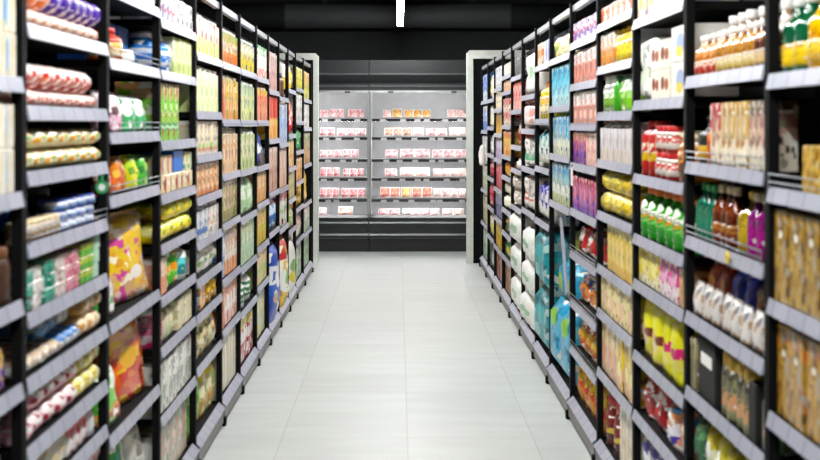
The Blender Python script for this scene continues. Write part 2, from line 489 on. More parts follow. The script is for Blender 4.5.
# ------------------------------------------------------------------ shelf bays
LXPX = [24.5, 108, 160, 196, 222, 240.5, 257, 269, 279.4, 288.6, 296, 303.8, 311.5]
RXPX = [766.5, 685, 633, 597, 570, 549.4, 535, 521.5, 511, 502, 494, 487.4, 481.2]
def zed(px): return F*HALF/abs(px - CX)
LY = [2.05] + [zed(p) for p in LXPX]
RY = [2.05] + [zed(p) for p in RXPX]
SHELF_D = 0.40
TOPZ = 2.10
BASEZ = 0.135
class Bay: pass
def make_bay(side, i, y0, y1, lips, desc, guards=(), last=False):
    """side -1 left, +1 right.  lips: heights of the price rails from the top down"""
    b = Bay(); b.side, b.i, b.y0, b.y1, b.lips = side, i, y0, y1, lips; b.W = y1 - y0; b.guards = guards
    root = empty('shelf_bay', (side*HALF, y0, 0))
    sd = 'left' if side < 0 else 'right'
    b.where = f'{ORD[i+1]} {sd} bay'
    tag(root, f'black shelf bay with grey price rails, {b.where} from front' + (', ' + desc if desc else ''), 'shelf', f'shelf bays along the {sd} of the aisle')
    s = side
    def X(a, c): return (min(s*a, s*c), max(s*a, s*c))
    W = b.W
    # uprights
    def upright(y):
        bm = bmesh.new(); x0, x1 = X(0.0, 0.026)
        add_box(bm, x0, x1, y-0.017, y+0.017, 0.012, TOPZ+0.012)
        me = finish(bm, 'upright', M['black']); u = link('upright', me, root)
        x0, x1 = X(-0.022, 0.30)
        link('foot', box_me('foot', M['black'], x0, x1, y-0.0175, y+0.0175, 0.0, 0.045, 0.004), u)
    upright(0.0 if side < 0 or True else W)
    if last: upright(W)
    g = 0.019; ya, yb = g, W-g
    x0, x1 = X(SHELF_D+0.005, SHELF_D+0.02)
    link('back_panel', box_me('back_panel', M['blackback'], x0, x1, ya, yb, 0.02, TOPZ), root)
    # base with kick plate
    x0, x1 = X(-0.010, SHELF_D)
    bz = BASEZ - 0.03
    assert bz > 0.05
    base = link('base', box_me('base', M['kick'], x0, x1, ya, yb, 0.02, bz-0.016), root)
    x0, x1 = X(0.012, SHELF_D)
    sh = link('base_shelf', box_me('base_shelf', M['black'], x0, x1, ya, yb, bz-0.015, bz+0.012), root)
    pts = [(-0.020, bz-0.014), (-0.016, bz-0.0155), (0.016, bz+0.013), (0.012, bz+0.018)]
    bm = bmesh.new()
    A = [bm.verts.new((s*x, ya, z)) for x, z in pts]; B = [bm.verts.new((s*x, yb, z)) for x, z in pts]
    bm.faces.new(A); bm.faces.new(B[::-1])
    for k in range(4): bm.faces.new((A[k], B[k], B[(k+1) % 4], A[(k+1) % 4]))
    link('price_rail', finish(bm, 'price_rail', M['ticket']), sh)
    # header rails
    x0, x1 = X(0.010, 0.034)
    link('top_rail', box_me('top_rail', M['railgrey'], x0, x1, ya-.001, yb+.001, TOPZ-0.03, TOPZ), root)
    x0, x1 = X(0.10, 0.13)
    link('inner_rail', box_me('inner_rail', M['railgrey'], x0, x1, ya, yb, TOPZ-0.085, TOPZ-0.055), root)
    # shelves
    for k, z in enumerate(lips):
        x0, x1 = X(0.006, SHELF_D)
        sh = link('shelf', box_me('shelf', M['black'], x0, x1, ya, yb, z-0.012, z+0.012), root)
        bm = bmesh.new()
        pts = [(-0.008, z-0.018), (-0.003, z-0.019), (0.005, z+0.017), (0.0, z+0.018)]
        A = [bm.verts.new((s*x, ya-.001, zz)) for x, zz in pts]; B = [bm.verts.new((s*x, yb+.001, zz)) for x, zz in pts]
        bm.faces.new(A); bm.faces.new(B[::-1])
        for q in range(4): bm.faces.new((A[q], B[q], B[(q+1) % 4], A[(q+1) % 4]))
        link('price_rail', finish(bm, 'price_rail', M['ticket']), sh)
        if k in guards:
            zt = z + 0.048; zm = z + 0.030; xx = -s*0.004
            for hz in (zt, zm):
                link('guard_wire', tube_me('guard_wire', M['chrome'], [(xx, ya+0.01, z+0.013), (xx, ya+0.01, hz), (xx, yb-0.01, hz), (xx, yb-0.01, z+0.013)], 0.0021), sh)
    b.root = root
    # visible shelves counted from the top, the base is the last
    return b

def bay_floor(b, k):
    if k < 0: return TOPZ
    return (b.lips[k] + 0.0125) if k < len(b.lips) else (BASEZ - 0.03 + 0.0125)
def spot(b, u, d):
    """u 0..1 from image left to image right along the bay, d = depth behind the front plane"""
    if b.side < 0: return (-HALF - d, b.y0 + u*b.W, R(90))
    return (HALF + d, b.y1 - u*b.W, R(-90))

NOBJ = [0]
def put(b, k, kind, look, u0, u1, n, h, bands, patch='', blot='', layers=1, front=None, depth=None, lean=0.0, turn=0.0,
        fill=None, jitter=1.0, skip=None, z=0.0, matfn=None, row=None, **o):
    """row of n equal products on shelf k of bay b"""
    far = (b.y0 > 8.0)
    if fill is None: fill = 0.93 if KIND[kind][0] in ('box', 'gable') else 0.96
    u0 = 0.026 if u0 <= 0.05 else u0; u1 = 0.974 if u1 >= 0.95 else u1
    pitch = (u1-u0)*b.W/n; w = pitch*fill
    shape = KIND[kind][0]
    if shape in ('bottle', 'jar', 'can'): depth_ = w
    else: depth_ = depth or {'box': min(0.16, w*1.6), 'gable': min(0.1, w*1.15), 'pouch': min(0.10, w*0.55), 'loaf': 0.20, 'bale': min(0.3, max(0.14, w*0.9))}[shape]
    # keep clear of the shelf above
    top = (TOPZ - 0.09) if k == 0 else b.lips[k-1] - 0.0205
    avail = top - (bay_floor(b, k) + z + 0.002) - 0.004
    if shape == 'pouch': avail *= 0.985
    avail -= (depth or 0.1)*0.62*math.sin(R(abs(lean)))
    if h*layers > avail: h = avail/layers
    if front is None: front = 0.022 if k >= len(b.lips) else (0.010 if k not in b.guards else 0.012)
    if shape in ('bottle', 'jar', 'can'): front = max(0.0, min(front, 0.385 - depth_))
    else: depth_ = max(0.02, min(depth_, 0.385 - front))
    mat = design(bands, patch, blot, o.pop('rough', 0.38), o.pop('coat', 0.15)) if matfn is None else matfn
    if 'lab' in o: o['label_mat'] = design(*o.pop('lab')) if far is False else None
    protos = []
    nvar = 2 if shape in ('pouch', 'loaf') and n > 1 and not far else 1
    shelf_txt = f'{ORD[k+1]} shelf' if k < len(b.lips) else 'bottom shelf'
    cnt = 0
    for L in range(layers):
        cnt = 0
        for i in range(n):
            if skip and (L, i) in skip: continue
            cnt += 1
            vi = (i + L) % nvar
            if vi < len(protos):
                ob = copy_tree(protos[vi])
            else:
                oo = dict(o); oo['seed'] = random.random()*50; oo['far'] = far
                ps = product_parts(kind, mat, w, depth_, h, oo)
                if len(ps) == 1: ob = link(kind, ps[0][1])
                else:
                    ob = empty(kind)
                    for nm, me, lb in ps: link(nm, me, ob)
                protos.append(ob)
            u = u0 + (i + 0.5)*(u1-u0)/n + random.uniform(-1, 1)*0.10*(1-fill)*(u1-u0)/n*jitter
            fy = max([-min(v.co.y for v in c.data.vertices) for c in ([ob] if ob.data else list(ob.children))])
            dd = front + fy + random.uniform(0, 0.008)*jitter
            x, y, rz = spot(b, u, dd)
            ob.location = (x, y, bay_floor(b, k) + z + L*h*(1.03 if shape == 'loaf' else 1.0) + 0.0005 + depth_*0.62*math.sin(R(abs(lean))))
            ob.rotation_euler = (R(lean), 0, rz + R(turn + random.uniform(-2.0, 2.0)*jitter*(0.5 if shape == 'box' else 1)))
            ob.rotation_mode = 'XYZ'
            if lean: ob.rotation_euler = (Matrix.Rotation(rz + R(turn), 3, 'Z') @ Matrix.Rotation(R(lean), 3, 'Y' if o.get('side_lean') else 'X')).to_euler()
            bits = []
            m_row = n - (len([1 for s_ in (skip or ()) if s_[0] == L]))
            if m_row > 1: bits.append(f'{ORD[cnt]} from left')
            if layers == 2: bits.append(('lower', 'upper')[L] + ' row')
            elif layers == 3: bits.append(('lower', 'middle', 'top')[L] + ' row')
            elif row: bits.append(row)
            bits += [shelf_txt, b.where]
            tag(ob, say(look, bits), KIND[kind][1], f"{look.split(',')[0]}s" [:110])
            NOBJ[0] += 1

LEFT_LIPS = [
 [1.591, 1.326, 1.075, 0.88, 0.65],
 [1.7225, 1.527, 1.37, 1.20, 1.035, 0.88, 0.715, 0.58, 0.43],
 [1.906, 1.685, 1.457, 1.262, 0.878, 0.53],
 [1.875, 1.683, 1.42, 1.22, 1.033, 0.84, 0.652, 0.395],
 [1.798, 1.54, 1.346, 1.16, 0.965, 0.80, 0.645, 0.415],
 [1.795, 1.507, 1.23, 0.983, 0.70, 0.446],
 [1.792, 1.504, 1.222, 0.957, 0.678, 0.426],
 [1.783, 1.506, 1.216, 0.98, 0.71, 0.458],
 [1.72, 1.38, 1.01, 0.735],
 [1.687, 1.34, 1.0, 0.70],
 [1.765, 1.40, 1.13, 0.87, 0.62],
 [1.80, 1.51, 1.25, 0.98, 0.75, 0.47],
 [1.72, 1.45, 1.10, 0.73, 0.45],
]
RIGHT_LIPS = [
 [1.60, 1.335, 1.072, 0.806, 0.52],
 [1.625, 1.37, 1.147, 0.917, 0.69, 0.46],
 [1.866, 1.568, 1.30, 1.078, 0.91, 0.647, 0.425],
 [1.915, 1.73, 1.533, 1.33, 1.105, 0.872, 0.68, 0.42],
 [1.888, 1.682, 1.487, 1.29, 1.06, 0.845, 0.60, 0.365],
 [1.85, 1.583, 1.316, 1.05],
 [1.845, 1.513, 1.22, 0.893],
 [1.68, 1.45, 1.19, 0.90],
 [1.84, 1.59, 1.325, 1.15, 0.87],
 [1.88, 1.75, 1.475, 1.23, 1.06, 0.79, 0.60, 0.40],
 [1.80, 1.62, 1.40, 1.18, 0.92, 0.66, 0.40],
 [1.72, 1.46, 1.20, 0.98, 0.70, 0.42],
 [1.72, 1.42, 1.12, 0.82, 0.48],
]
LDESC = ['', 'holding soft round packs', 'with bagged sweets', 'with tall green cartons', '', '', '', '', 'with tall blue bag', '', '', '', '']
LGUARD = {1: (3,), 2: (1, 2, 3)}
RGUARD = {0: (1,), 1: (1, 2), 4: (5, 6, 7)}
RDESC = ['with gold boxes', 'holding liquor bottles', '', 'with yellow boxes', '', 'with cyan boxes', 'with teal packs', 'with white paper packs', '', '', '', '', '']
L = [make_bay(-1, i, LY[i], LY[i+1], LEFT_LIPS[i], LDESC[i], LGUARD.get(i, ()), i == 12) for i in range(13)]
Q = [make_bay(1, i, RY[i], RY[i+1], RIGHT_LIPS[i], RDESC[i], RGUARD.get(i, ()), i == 12) for i in range(13)]

# ================================================================== LEFT SIDE STOCK
b = L[0]
put(b, 0, 'biscuit_box', 'cream biscuit box with blue edge', .58, .97, 4, .105, 'f1ead8', '.1 .5 .12 .4 9fc0e0', 'e8d9b8,ffffff 3 .6', layers=2)
put(b, 1, 'biscuit_box', 'cream biscuit box with pale blue stripe', .58, .97, 4, .105, 'f3eee2', '.2 .5 .08 .5 8db5da', 'efe2c4,ffffff 3 .6', layers=2)
put(b, 2, 'coffee_jar', 'dark brown coffee jar', .72, .95, 2, .13, '4a3328', cap='capbrown')
put(b, 2, 'food_pouch', 'purple food pouch', .56, .72, 2, .12, '6a4a9a .6 b9a8d8')
put(b, 3, 'sweet_bag', 'purple and gold sweet bag', .6, .92, 3, .11, '4d3590 .5 c9a25a', '', 'e6c98a,5a3fa8,d9a878 4 .4')
put(b, 4, 'sweet_bag', 'purple sweet bag', .6, .9, 2, .12, '7d4a9e .6 a678c0', '', 'd8b8e0,6a3a90 4 .5')

b = L[1]
put(b, 0, 'wafer_pack', 'cream and pink wafer pack', 0, .93, 8, .05, 'f0d2b4 .4 f6e2d6', '', 'e79a86,fff4ea,d9b08a 4 .45')
put(b, 0, 'biscuit_pack', 'orange and white biscuit pack', 0, .34, 3, .075, 'e98a50 .5 fbf3ea', '', 'd4582e,ffffff 4 .5', z=.05)
put(b, 0, 'biscuit_pack', 'deep purple biscuit pack', .36, .97, 6, .075, '4b2a96 .7 6a48b4', '', 'e8d8e8,3a1f82,8a6cc8 3 .62', z=.05)
put(b, 1, 'bread_pack', 'cream and red bread roll pack', 0, .92, 8, .045, 'f4dccd .5 fbeee2', '', 'cc3a3c,e8a8a0 4 .55')
put(b, 1, 'bread_pack', 'red and white bread roll pack', 0, .86, 7, .066, 'b93a34 .35 d8574a .62 f6e6dc', '', 'f7ece6,a82a2e,e0904a 4 .5', z=.045)
put(b, 2, 'noodle_pack', 'yellow and green noodle pack', 0, .95, 7, .052, 'dfe2b8 .45 f8f3e0', '', 'e9a640,7fb263,fffbe8 3 .5', layers=2, p=3.2)
put(b, 3, 'preserve_jar', 'little brown spread jar', 0, .47, 7, .05, 'a88a6a .5 d8cbb8', cap='captan')
put(b, 3, 'food_tub', 'small blue yoghurt tub', .48, .93, 4, .028, '6f95d8 .5 dfe6f2', layers=3, cap='capblue')
put(b, 3, 'snack_bag', 'bright blue crinkled bag', .34, .78, 2, .12, '1f4fb0', '', '3a78d8,15388a 3 .5', front=.15)
put(b, 3, 'preserve_jar', 'grey lidded dark jar', .80, .93, 1, .10, '2c3038', front=.14, cap='railgrey')
put(b, 4, 'soap_box', 'teal soap box', 0, .13, 2, .034, '2f9e86 .6 a8d8c8', layers=3)
put(b, 4, 'soap_box', 'white soap box', .13, .24, 2, .034, 'e9e6e2', '', 'b8a8a0 3 .7', layers=3)
put(b, 4, 'soap_box', 'deep teal soap box', .25, .36, 2, .036, '1f8a72 .5 59b8a0', layers=3)
put(b, 4, 'soap_box', 'cream grey soap box', .37, .49, 2, .036, 'e2d6d2', '', 'a89088 3 .6', layers=3)
put(b, 4, 'soap_box', 'rose pink soap box', .50, .66, 3, .036, 'e48aa0 .6 f4c6cc', layers=3)
put(b, 4, 'soap_box', 'green and yellow soap box', .68, .85, 3, .038, '49b04a .5 d9d24a', layers=3)
put(b, 4, 'soap_box', 'pale mint soap box', .86, .94, 1, .042, 'bfe0cc', layers=3)
put(b, 5, 'wafer_pack', 'white and brown wafer pack', 0, .46, 5, .042, 'f2efe9 .5 cdb79a', '', '8a7458,ffffff 4 .55')
put(b, 5, 'bread_pack', 'sky blue bread pack', .36, .565, 2, .055, '7fb2e4 .7 e4ecf4', z=.04, front=.05)
put(b, 5, 'bread_pack', 'white bread pack', .57, .71, 2, .06, 'f4f4f6', '', 'd8c8a8 3 .7', z=.045, front=.05)
put(b, 5, 'wafer_pack', 'blue and white wafer pack', .46, .70, 3, .048, 'f0f0f2 .6 5a8ed0')
put(b, 5, 'bread_pack', 'tan bread pack', .715, .95, 3, .058, 'd9a660 .6 f0d8b0', '', 'e8e0d0,c88a3c 4 .5', layers=2)
put(b, 6, 'bread_pack', 'pink and white bun pack', 0, .64, 5, .062, 'f0c8cc .5 fbeeee', '', 'a8283c,ffffff,e8a8b4 3 .55', layers=2, skip={(1, 0)})
put(b, 6, 'bread_pack', 'lemon yellow bun pack', .65, .96, 3, .066, 'ead65a .5 f5ea9a', '', 'fffbe0,d8b830 4 .55', layers=2)
put(b, 7, 'food_pouch', 'cream white food pouch', .05, .55, 5, .085, 'f4ede0', '', 'e8cc60,e2d6c8 4 .6')
put(b, 7, 'food_pouch', 'red and white food pouch', .55, .78, 3, .10, 'f4f0f0 .6 e79a9a', '', 'c83c4c 3 .65')
put(b, 7, 'detergent_bottle', 'white bottle with blue cap', .79, .92, 1, .105, 'f2f2f6', cap='capblue', style='wide')
put(b, 8, 'bread_pack', 'pink bun pack', .45, .96, 4, .07, 'e8929c .5 f5c8c8', '', 'fbe4e4 4 .6', layers=2)
put(b, 8, 'bread_pack', 'yellow cream bun pack', .0, .44, 4, .06, 'efe0a8 .5 f8f0d8', '', 'e8c860 4 .6')
# green round shelf talker hanging below the third rail
t = empty('shelf_talker', (-HALF+0.022, L[1].y0 + .80*L[1].W, L[1].lips[2]-0.052), R(-90)); tag(t, 'round green shelf talker with white centre hanging under a rail, second left bay', 'tag')
def disc(name, mat, r, x0, x1, parent):
    me = lathe_me(name, mat, [(r, x0), (r, x1)], 20, smooth=False); me.transform(Matrix.Rotation(R(90), 4, 'Y')); return link(name, me, parent)
disc('disc', M['capgreen'], .019, 0, .003, t); disc('centre', M['capwhite'], .010, .003, .0045, t)
link('hanger', box_me('hanger', M['capgreen'], -.001, .002, -.004, .004, .018, .034), t)

b = L[2]
put(b, 0, 'tea_box', 'white and purple tea box', .35, .97, 4, .10, 'f0eef4 .6 b49ad0', '', '6c4aa0 3 .7')
put(b, 1, 'sauce_bottle', 'red topped sauce bottle with cream label', .27, .43, 1, .115, 'b9452e', cap='capred', lab=('eed9a8 .5 e2a850',), style='wide')
put(b, 1, 'food_tub', 'low white tub', .46, .60, 1, .05, 'eeeef0')
put(b, 1, 'cereal_box', 'large blue box set back', .50, .97, 2, .15, '2560b4', '.5 .5 .3 .2 2c72c8', front=.105)
put(b, 2, 'sweet_bag', 'pink and white sweet bag', .03, .45, 2, .13, 'e8c4d2 .4 f6eef2', '', 'b8608a,ffffff,6a4a50 3 .5', lean=-6, depth=.06)
put(b, 2, 'sweet_bag', 'green and white sweet bag', .47, .93, 2, .125, '4fae6e .5 eef4ee', '', '2f8a50,ffffff 3 .5', lean=-6, depth=.06)
put(b, 3, 'snack_bag', 'red and white snack bag', .03, .24, 1, .10, 'e2533a .5 f6efe6', '', 'ffffff,c8302a 3 .5', lean=-7, fill=.84, depth=.05)
put(b, 3, 'snack_bag', 'orange snack bag', .25, .52, 1, .115, 'ea6a22 .6 f08c34', '', 'b8401c,f8d070 3 .6', lean=-7, fill=.84, depth=.05)
put(b, 3, 'snack_bag', 'yellow and lime snack bag', .50, .74, 1, .118, 'd8d83a .6 b8d048', '', 'f0e860,70a838 3 .5', lean=-7, fill=.84, depth=.05)
put(b, 3, 'snack_bag', 'grass green snack bag', .72, .92, 1, .115, '5ab04a', '', 'a8d870,2f8040 3 .5', lean=-7, fill=.84, depth=.05)
put(b, 4, 'coffee_pouch', 'brown round coffee pouch behind', .05, .60, 1, .29, '7a4a26 .5 9a6030', '.5 .7 .3 .18 6a3a1c', 'd8b890 3 .8', front=.21, depth=.08)
put(b, 4, 'cereal_box', 'dim brown box at the back', .50, .90, 2, .26, '33261a', '', '4a3824 4 .7', front=.33)
put(b, 4, 'snack_bag', 'large yellow and white snack bag', .34, .98, 1, .30, 'e4b88a .35 f4c832 .8 f6dc60', '.62 .3 .14 .08 f8f0e8', 'e8a840,fff6e0,d85aa0,f4d040,e8c8c8 7 .35', lean=-6, turn=-8, front=.028, depth=.07)
put(b, 4, 'snack_bag', 'magenta and green snack bag', .03, .34, 1, .19, '4fae4a .3 e8e0e4 .5 cc3a9a .8 e86ac0', '', 'ffffff,d850a8 3 .55', lean=-9, turn=-3, front=.014, depth=.06)
put(b, 5, 'snack_bag', 'glossy orange snack bag', .36, .98, 1, .27, 'e04a1e .3 f27a1e .75 f4a430', '.5 .55 .16 .14 f6b82a', 'f6c83a,d83a1a,e86018 5 .5', lean=-6, turn=-8, front=.028, depth=.07, rough=.2, coat=.5)
put(b, 5, 'snack_bag', 'green and white snack bag in front', .02, .40, 1, .175, 'b06a3a .25 f2a860 .32 58b83c .6 f4f8f0 .92 d8ecd0', '.5 .5 .25 .15 7ac858', 'a8d890,ffffff 4 .6', lean=-9, turn=-3, front=.014, depth=.06)
put(b, 5, 'coffee_pouch', 'dark red coffee pouch', .05, .5, 1, .28, '6e1c18 .6 8a2820', '', 'a83a28 3 .7', front=.21, depth=.08)
put(b, 5, 'tea_box', 'dark magenta box with white patch', .45, .95, 1, .27, '5a1a38', '.8 .62 .08 .07 f0e8ec', '7a2448 3 .8', front=.33)
put(b, 6, 'pet_food_bag', 'olive green tall bag', .03, .30, 1, .36, '6a8a2a .6 88a83a', '', 'a8c050 3 .6')
put(b, 6, 'pet_food_bag', 'green white and teal tall bag', .32, .68, 1, .36, '1f9a5a .3 f0f4e8 .5 2fa04a .8 3fb050', '', '18a08a,f8f8f0 3 .6', lean=-4)
put(b, 6, 'pet_food_bag', 'pale grey tall bag', .70, .95, 1, .33, 'c8c4bc .6 dedad4')

b = L[3]
put(b, 0, 'food_box', 'red white and blue box', .02, .5, 4, .15, 'd8d8e0 .3 c85a58 .5 ece8ec', '', '5a78b8,f8f4f0,c84a50 3 .5')
put(b, 0, 'food_box', 'small white box with black square', .52, .97, 4, .075, 'f0eeec', '.5 .55 .25 .25 3a3238', layers=2)
put(b, 1, 'detergent_bottle', 'blue bottle with white cap', .02, .44, 2, .155, '2f6ec8 .5 4a90dc', '', 'f2f4f8,1f50a8 3 .6', lab=('e8eef8 .3 3a80d8 .7 c8dcf4',), style='wide')
put(b, 1, 'drink_carton', 'pale yellow green drink carton', .46, .98, 4, .165, 'dce2a0 .35 eef0c4 .75 e2e6ae', '', 'c2d488,f8f8e4 3 .6')
put(b, 2, 'drink_carton', 'tall lime green drink carton', .02, .57, 4, .228, '8cc850 .18 2f8a58 .22 c8e8c8 .27 3a9a6a .33 9ad860 .45 e4ecb4 .52 8ed45a .72 e8c8a0 .86 dca878', '.5 .6 .2 .06 f0f4d8')
put(b, 2, 'food_pouch', 'dim cream pouch set back', .62, .92, 1, .2, 'c8c090 .5 b8a878', '', '8a7a50 3 .6', front=.24)
put(b, 3, 'snack_box', 'cream snack box with dark red end', .02, .97, 6, .072, 'f0e4c4', '.15 .5 .14 .5 a8383c', 'e8d0a0,f8f4e4,6aa088 3 .55')
put(b, 3, 'snack_box', 'cream snack box with red stripe', .02, .44, 3, .075, 'f2e8cc', '.85 .5 .14 .5 b0404a', 'e8d0a0 3 .6', z=.072)
put(b, 3, 'snack_box', 'plain blue box on the cream boxes', .46, .74, 1, .09, '2a78d0', z=.072)
put(b, 3, 'snack_box', 'cream and green snack box', .76, .97, 2, .078, 'eee8c8', '', '7ab088,e8c878 3 .6', z=.072)
put(b, 4, 'noodle_pack', 'bright yellow noodle pack', .02, .97, 4, .078, 'ecc81a .4 f6e230 .7 f0ea70', '', 'c8d860,8aa838,fff8b0 3 .6', layers=2, skip={(1, 0)}, p=4)
put(b, 5, 'food_box', 'peach and white box', .02, .27, 2, .14, 'ea9a78 .5 f4ece4', '', 'f8c0a0 3 .6')
put(b, 5, 'food_pouch', 'fresh green pouch', .28, .66, 2, .155, '6ac04a .4 a8dc88 .6 4fae40', '', 'e8f4e0,f0a050 3 .6')
put(b, 5, 'detergent_bottle', 'white bottle with teal label', .68, .86, 1, .16, 'e8f0f0', lab=('2aa0a8 .6 6ac8c8',), style='slim')
put(b, 6, 'detergent_bottle', 'pink bottle with white cap', .02, .24, 1, .14, 'dd5a92 .5 ee9ab8', style='wide', lab=('f6d8e4 .5 e878a8',))
put(b, 6, 'food_pouch', 'pale green and beige pouch', .26, .52, 2, .12, 'd8dcb8 .5 e8e0c4', '', 'b85a30,a8c088 3 .65')
put(b, 6, 'food_box', 'cream food box', .54, .97, 4, .125, 'e8e2c4 .8 efeacf', '', 'd8cca0,c0b890 4 .6')
put(b, 7, 'multipack', 'wide cream multipack with grey green bars', .04, .97, 4, .19, 'e2e2d8 .12 d8dcd0 .55 ecece6', '.25 .32 .07 .14 7a8a78|.5 .32 .07 .14 8a9080|.75 .32 .07 .14 707c70', fill=.99)
put(b, 8, 'tissue_box', 'white tissue box', .02, .16, 1, .2, 'eceae4')
put(b, 8, 'multipack', 'beige patterned multipack', .17, .92, 4, .21, 'b8b0a0', '', 'c89a84,9aa890,d8d0c4,8a8478 4 .3', fill=.99)

b = L[4]
put(b, 0, 'juice_carton', 'pink and lemon juice carton', .03, .97, 5, .25, 'dcdc5a .28 f0d890 .4 f4dcd0 .75 f0b8b4', '.5 .5 .14 .1 e05a5a', 'f8f0e0 3 .75')
put(b, 1, 'juice_carton', 'pale lime and cream juice carton', .03, .97, 5, .225, 'd8e4a0 .3 ecefc8 .7 f4efdc', '.5 .45 .12 .12 b8d078', 'f4f4e0 3 .75')
put(b, 2, 'drink_carton', 'cream drink carton with coloured foot', .03, .97, 6, .16, 'f0e8dc .12 e0906a .2 b0cc80 .36 f0e6c4 .8 e8d4b8', '.5 .3 .1 .12 f4f0e0', '', cap='capwhite')
put(b, 3, 'drink_carton', 'peach drink carton', .03, .97, 6, .15, 'e8955a .2 f0c090 .4 f2dcb8 .8 ecd0a8', '.5 .25 .12 .12 f8f0e0')
put(b, 4, 'milk_carton', 'white and blue milk carton', .03, .5, 3, .165, 'eef0f4 .15 6a90d0 .35 f0f4f8', '.5 .45 .1 .1 7aa4d8')
put(b, 4, 'milk_carton', 'white and peach milk carton', .5, .97, 3, .165, 'f4efe8 .3 f0c4a8 .4 f6f0ea', '.5 .55 .1 .1 e8a080')
put(b, 5, 'flour_bag', 'white bag with green dots', .03, .97, 4, .125, 'f0eee6', '.3 .4 .12 .1 8ab868|.7 .6 .1 .1 78a850', 'e2e0d0 3 .75')
put(b, 6, 'food_pouch', 'blue and white pouch', .03, .28, 1, .115, '4a78b8 .4 a8c0dc .7 6a90c8')
put(b, 6, 'food_box', 'orange cream box', .28, .48, 1, .11, 'e8c090 .6 d89858')
put(b, 6, 'preserve_jar', 'golden yellow jar', .5, .97, 2, .12, 'e8a81c .5 f4c838', cap='capyellow')
put(b, 7, 'coffee_pouch', 'beige pouch with yellow spot', .03, .97, 3, .195, 'e2d4a4 .6 ead9b0', '.5 .85 .2 .07 f0d850', 'c8b888,8a7a58,f4ecd0 4 .6')
put(b, 8, 'pet_food_bag', 'lime green pouch', .03, .5, 2, .25, '7ab848 .5 a8d878 .85 dce85a', '', 'd0e8b0,5a9a38 3 .6')
put(b, 8, 'pet_food_bag', 'tan pouch with yellow top', .5, .97, 2, .25, 'c89a5a .35 d8c088 .75 f0d828', '', '7a9a48,f8f0d0 3 .6')

b = L[5]
put(b, 0, 'juice_carton', 'green and orange juice carton', .03, .97, 5, .25, 'e8843c .25 f0b060 .35 f2ecdc .6 8cc060 .85 c8e0a0', '.5 .25 .2 .1 d85a30', '')
put(b, 1, 'juice_carton', 'red and cream juice carton', .03, .22, 1, .25, 'd85a3c .5 f0c0a0')
put(b, 1, 'juice_carton', 'yellow and orange juice carton', .22, .97, 4, .25, 'ecaa60 .2 f4dca8 .45 e8d040 .6 f2eab0', '.5 .3 .14 .1 e07a40')
put(b, 2, 'juice_carton', 'cream and rust juice carton', .03, .97, 5, .24, 'e8c49a .3 f2e0c0 .55 e0a878 .65 f0dcc0', '.5 .4 .15 .12 b8583a')
put(b, 3, 'drink_carton', 'olive footed beige carton', .03, .97, 5, .215, '9a9a5a .3 e4d4b4 .9 d8b8a0', '.5 .6 .12 .12 a85048')
put(b, 4, 'cereal_box', 'slim blue cereal box', .03, .3, 2, .24, '6a8cc8 .5 a8c0e4', '', 'f0f0f4 3 .6')
put(b, 4, 'cereal_box', 'slim white and orange cereal box', .3, .97, 5, .245, 'e8a878 .3 f0e8dc .7 e8d8b8', '', 'd08048,9aa8c8 3 .6')
put(b, 5, 'pasta_box', 'orange pasta box', .03, .24, 1, .225, 'e2752a .6 ea9040')
put(b, 5, 'pasta_box', 'white and rose pasta box', .24, .97, 4, .225, 'e8c8bc .3 f2ece4 .7 e8a890', '', 'd08070 3 .7')
put(b, 6, 'pasta_box', 'cream pasta box with brown stripe', .03, .97, 6, .27, 'e4dcc8', '.2 .5 .1 .5 b08a70', '')

b = L[6]
put(b, 0, 'juice_carton', 'white blue and yellow juice carton', .03, .97, 4, .24, 'f0d83a .35 f4e480 .5 e8eef4 .8 9ab8e0', '')
put(b, 1, 'juice_carton', 'pale yellow juice carton', .03, .97, 4, .245, 'dce0a0 .3 f0e8b8 .6 c8dcc8', '.5 .4 .15 .12 8ab090')
put(b, 2, 'juice_carton', 'cream and leaf green juice carton', .03, .97, 4, .24, 'c8d898 .3 f0e8cc .7 e0e4b8', '.5 .5 .14 .12 88b068')
put(b, 3, 'food_pouch', 'pale green pouch', .03, .97, 3, .24, 'c0dcb0 .5 dcecd0', '', '8abc78,f0f4e8 3 .6')
put(b, 4, 'food_box', 'mint and cream box', .03, .97, 4, .24, 'c8dcc0 .5 e8ecd8', '', 'a0c090,e8c8a0 3 .6')
put(b, 5, 'detergent_bottle', 'white bottle with dark green stripes', .1, .95, 2, .21, 'f0f0ec', lab=('2a7a48 .2 f0f4f0 .4 2a7a48 .6 f0f4f0 .8 2a7a48',), style='wide')
put(b, 6, 'food_box', 'red and white box with yellow top', .05, .97, 3, .24, 'b83038 .45 f0e4e0 .7 c84848 .8 f4dc28', '', 'f8f0f0 3 .65')
b = L[7]
put(b, 0, 'food_box', 'red white and green box', .2, .97, 3, .22, 'e0604a .3 f4e8e0 .7 5aa060', '', 'f8f0e8 3 .6')
put(b, 1, 'juice_carton', 'coral and yellow juice carton', .03, .97, 4, .245, 'f0a08c .5 e88a70 .7 f0d060', '')
put(b, 2, 'flour_bag', 'deep blue and white bag', .1, .95, 1, .235, '2a3f9e .4 e8ecf4 .55 2f48b0', '.4 .45 .2 .15 f4f6fa', '1f3088 3 .7', lean=-6)
put(b, 3, 'food_box', 'peach cream box', .03, .97, 3, .19, 'e8b880 .5 f0d8b0', '', 'd89858 3 .65')
put(b, 4, 'food_box', 'yellow green box', .03, .97, 3, .235, 'd0cc60 .5 e8dca0', '', 'e8a050,80a850 3 .6')
put(b, 5, 'food_box', 'lime and peach box', .03, .97, 4, .225, 'c0d080 .5 ecd8b0', '.4 .5 .15 .2 78a848', 'f0b890 3 .65')
put(b, 6, 'food_box', 'pale grey green box', .1, .97, 3, .27, 'c4ccb0 .6 d8dcc8', '', 'e0c860 3 .75')
b = L[8]
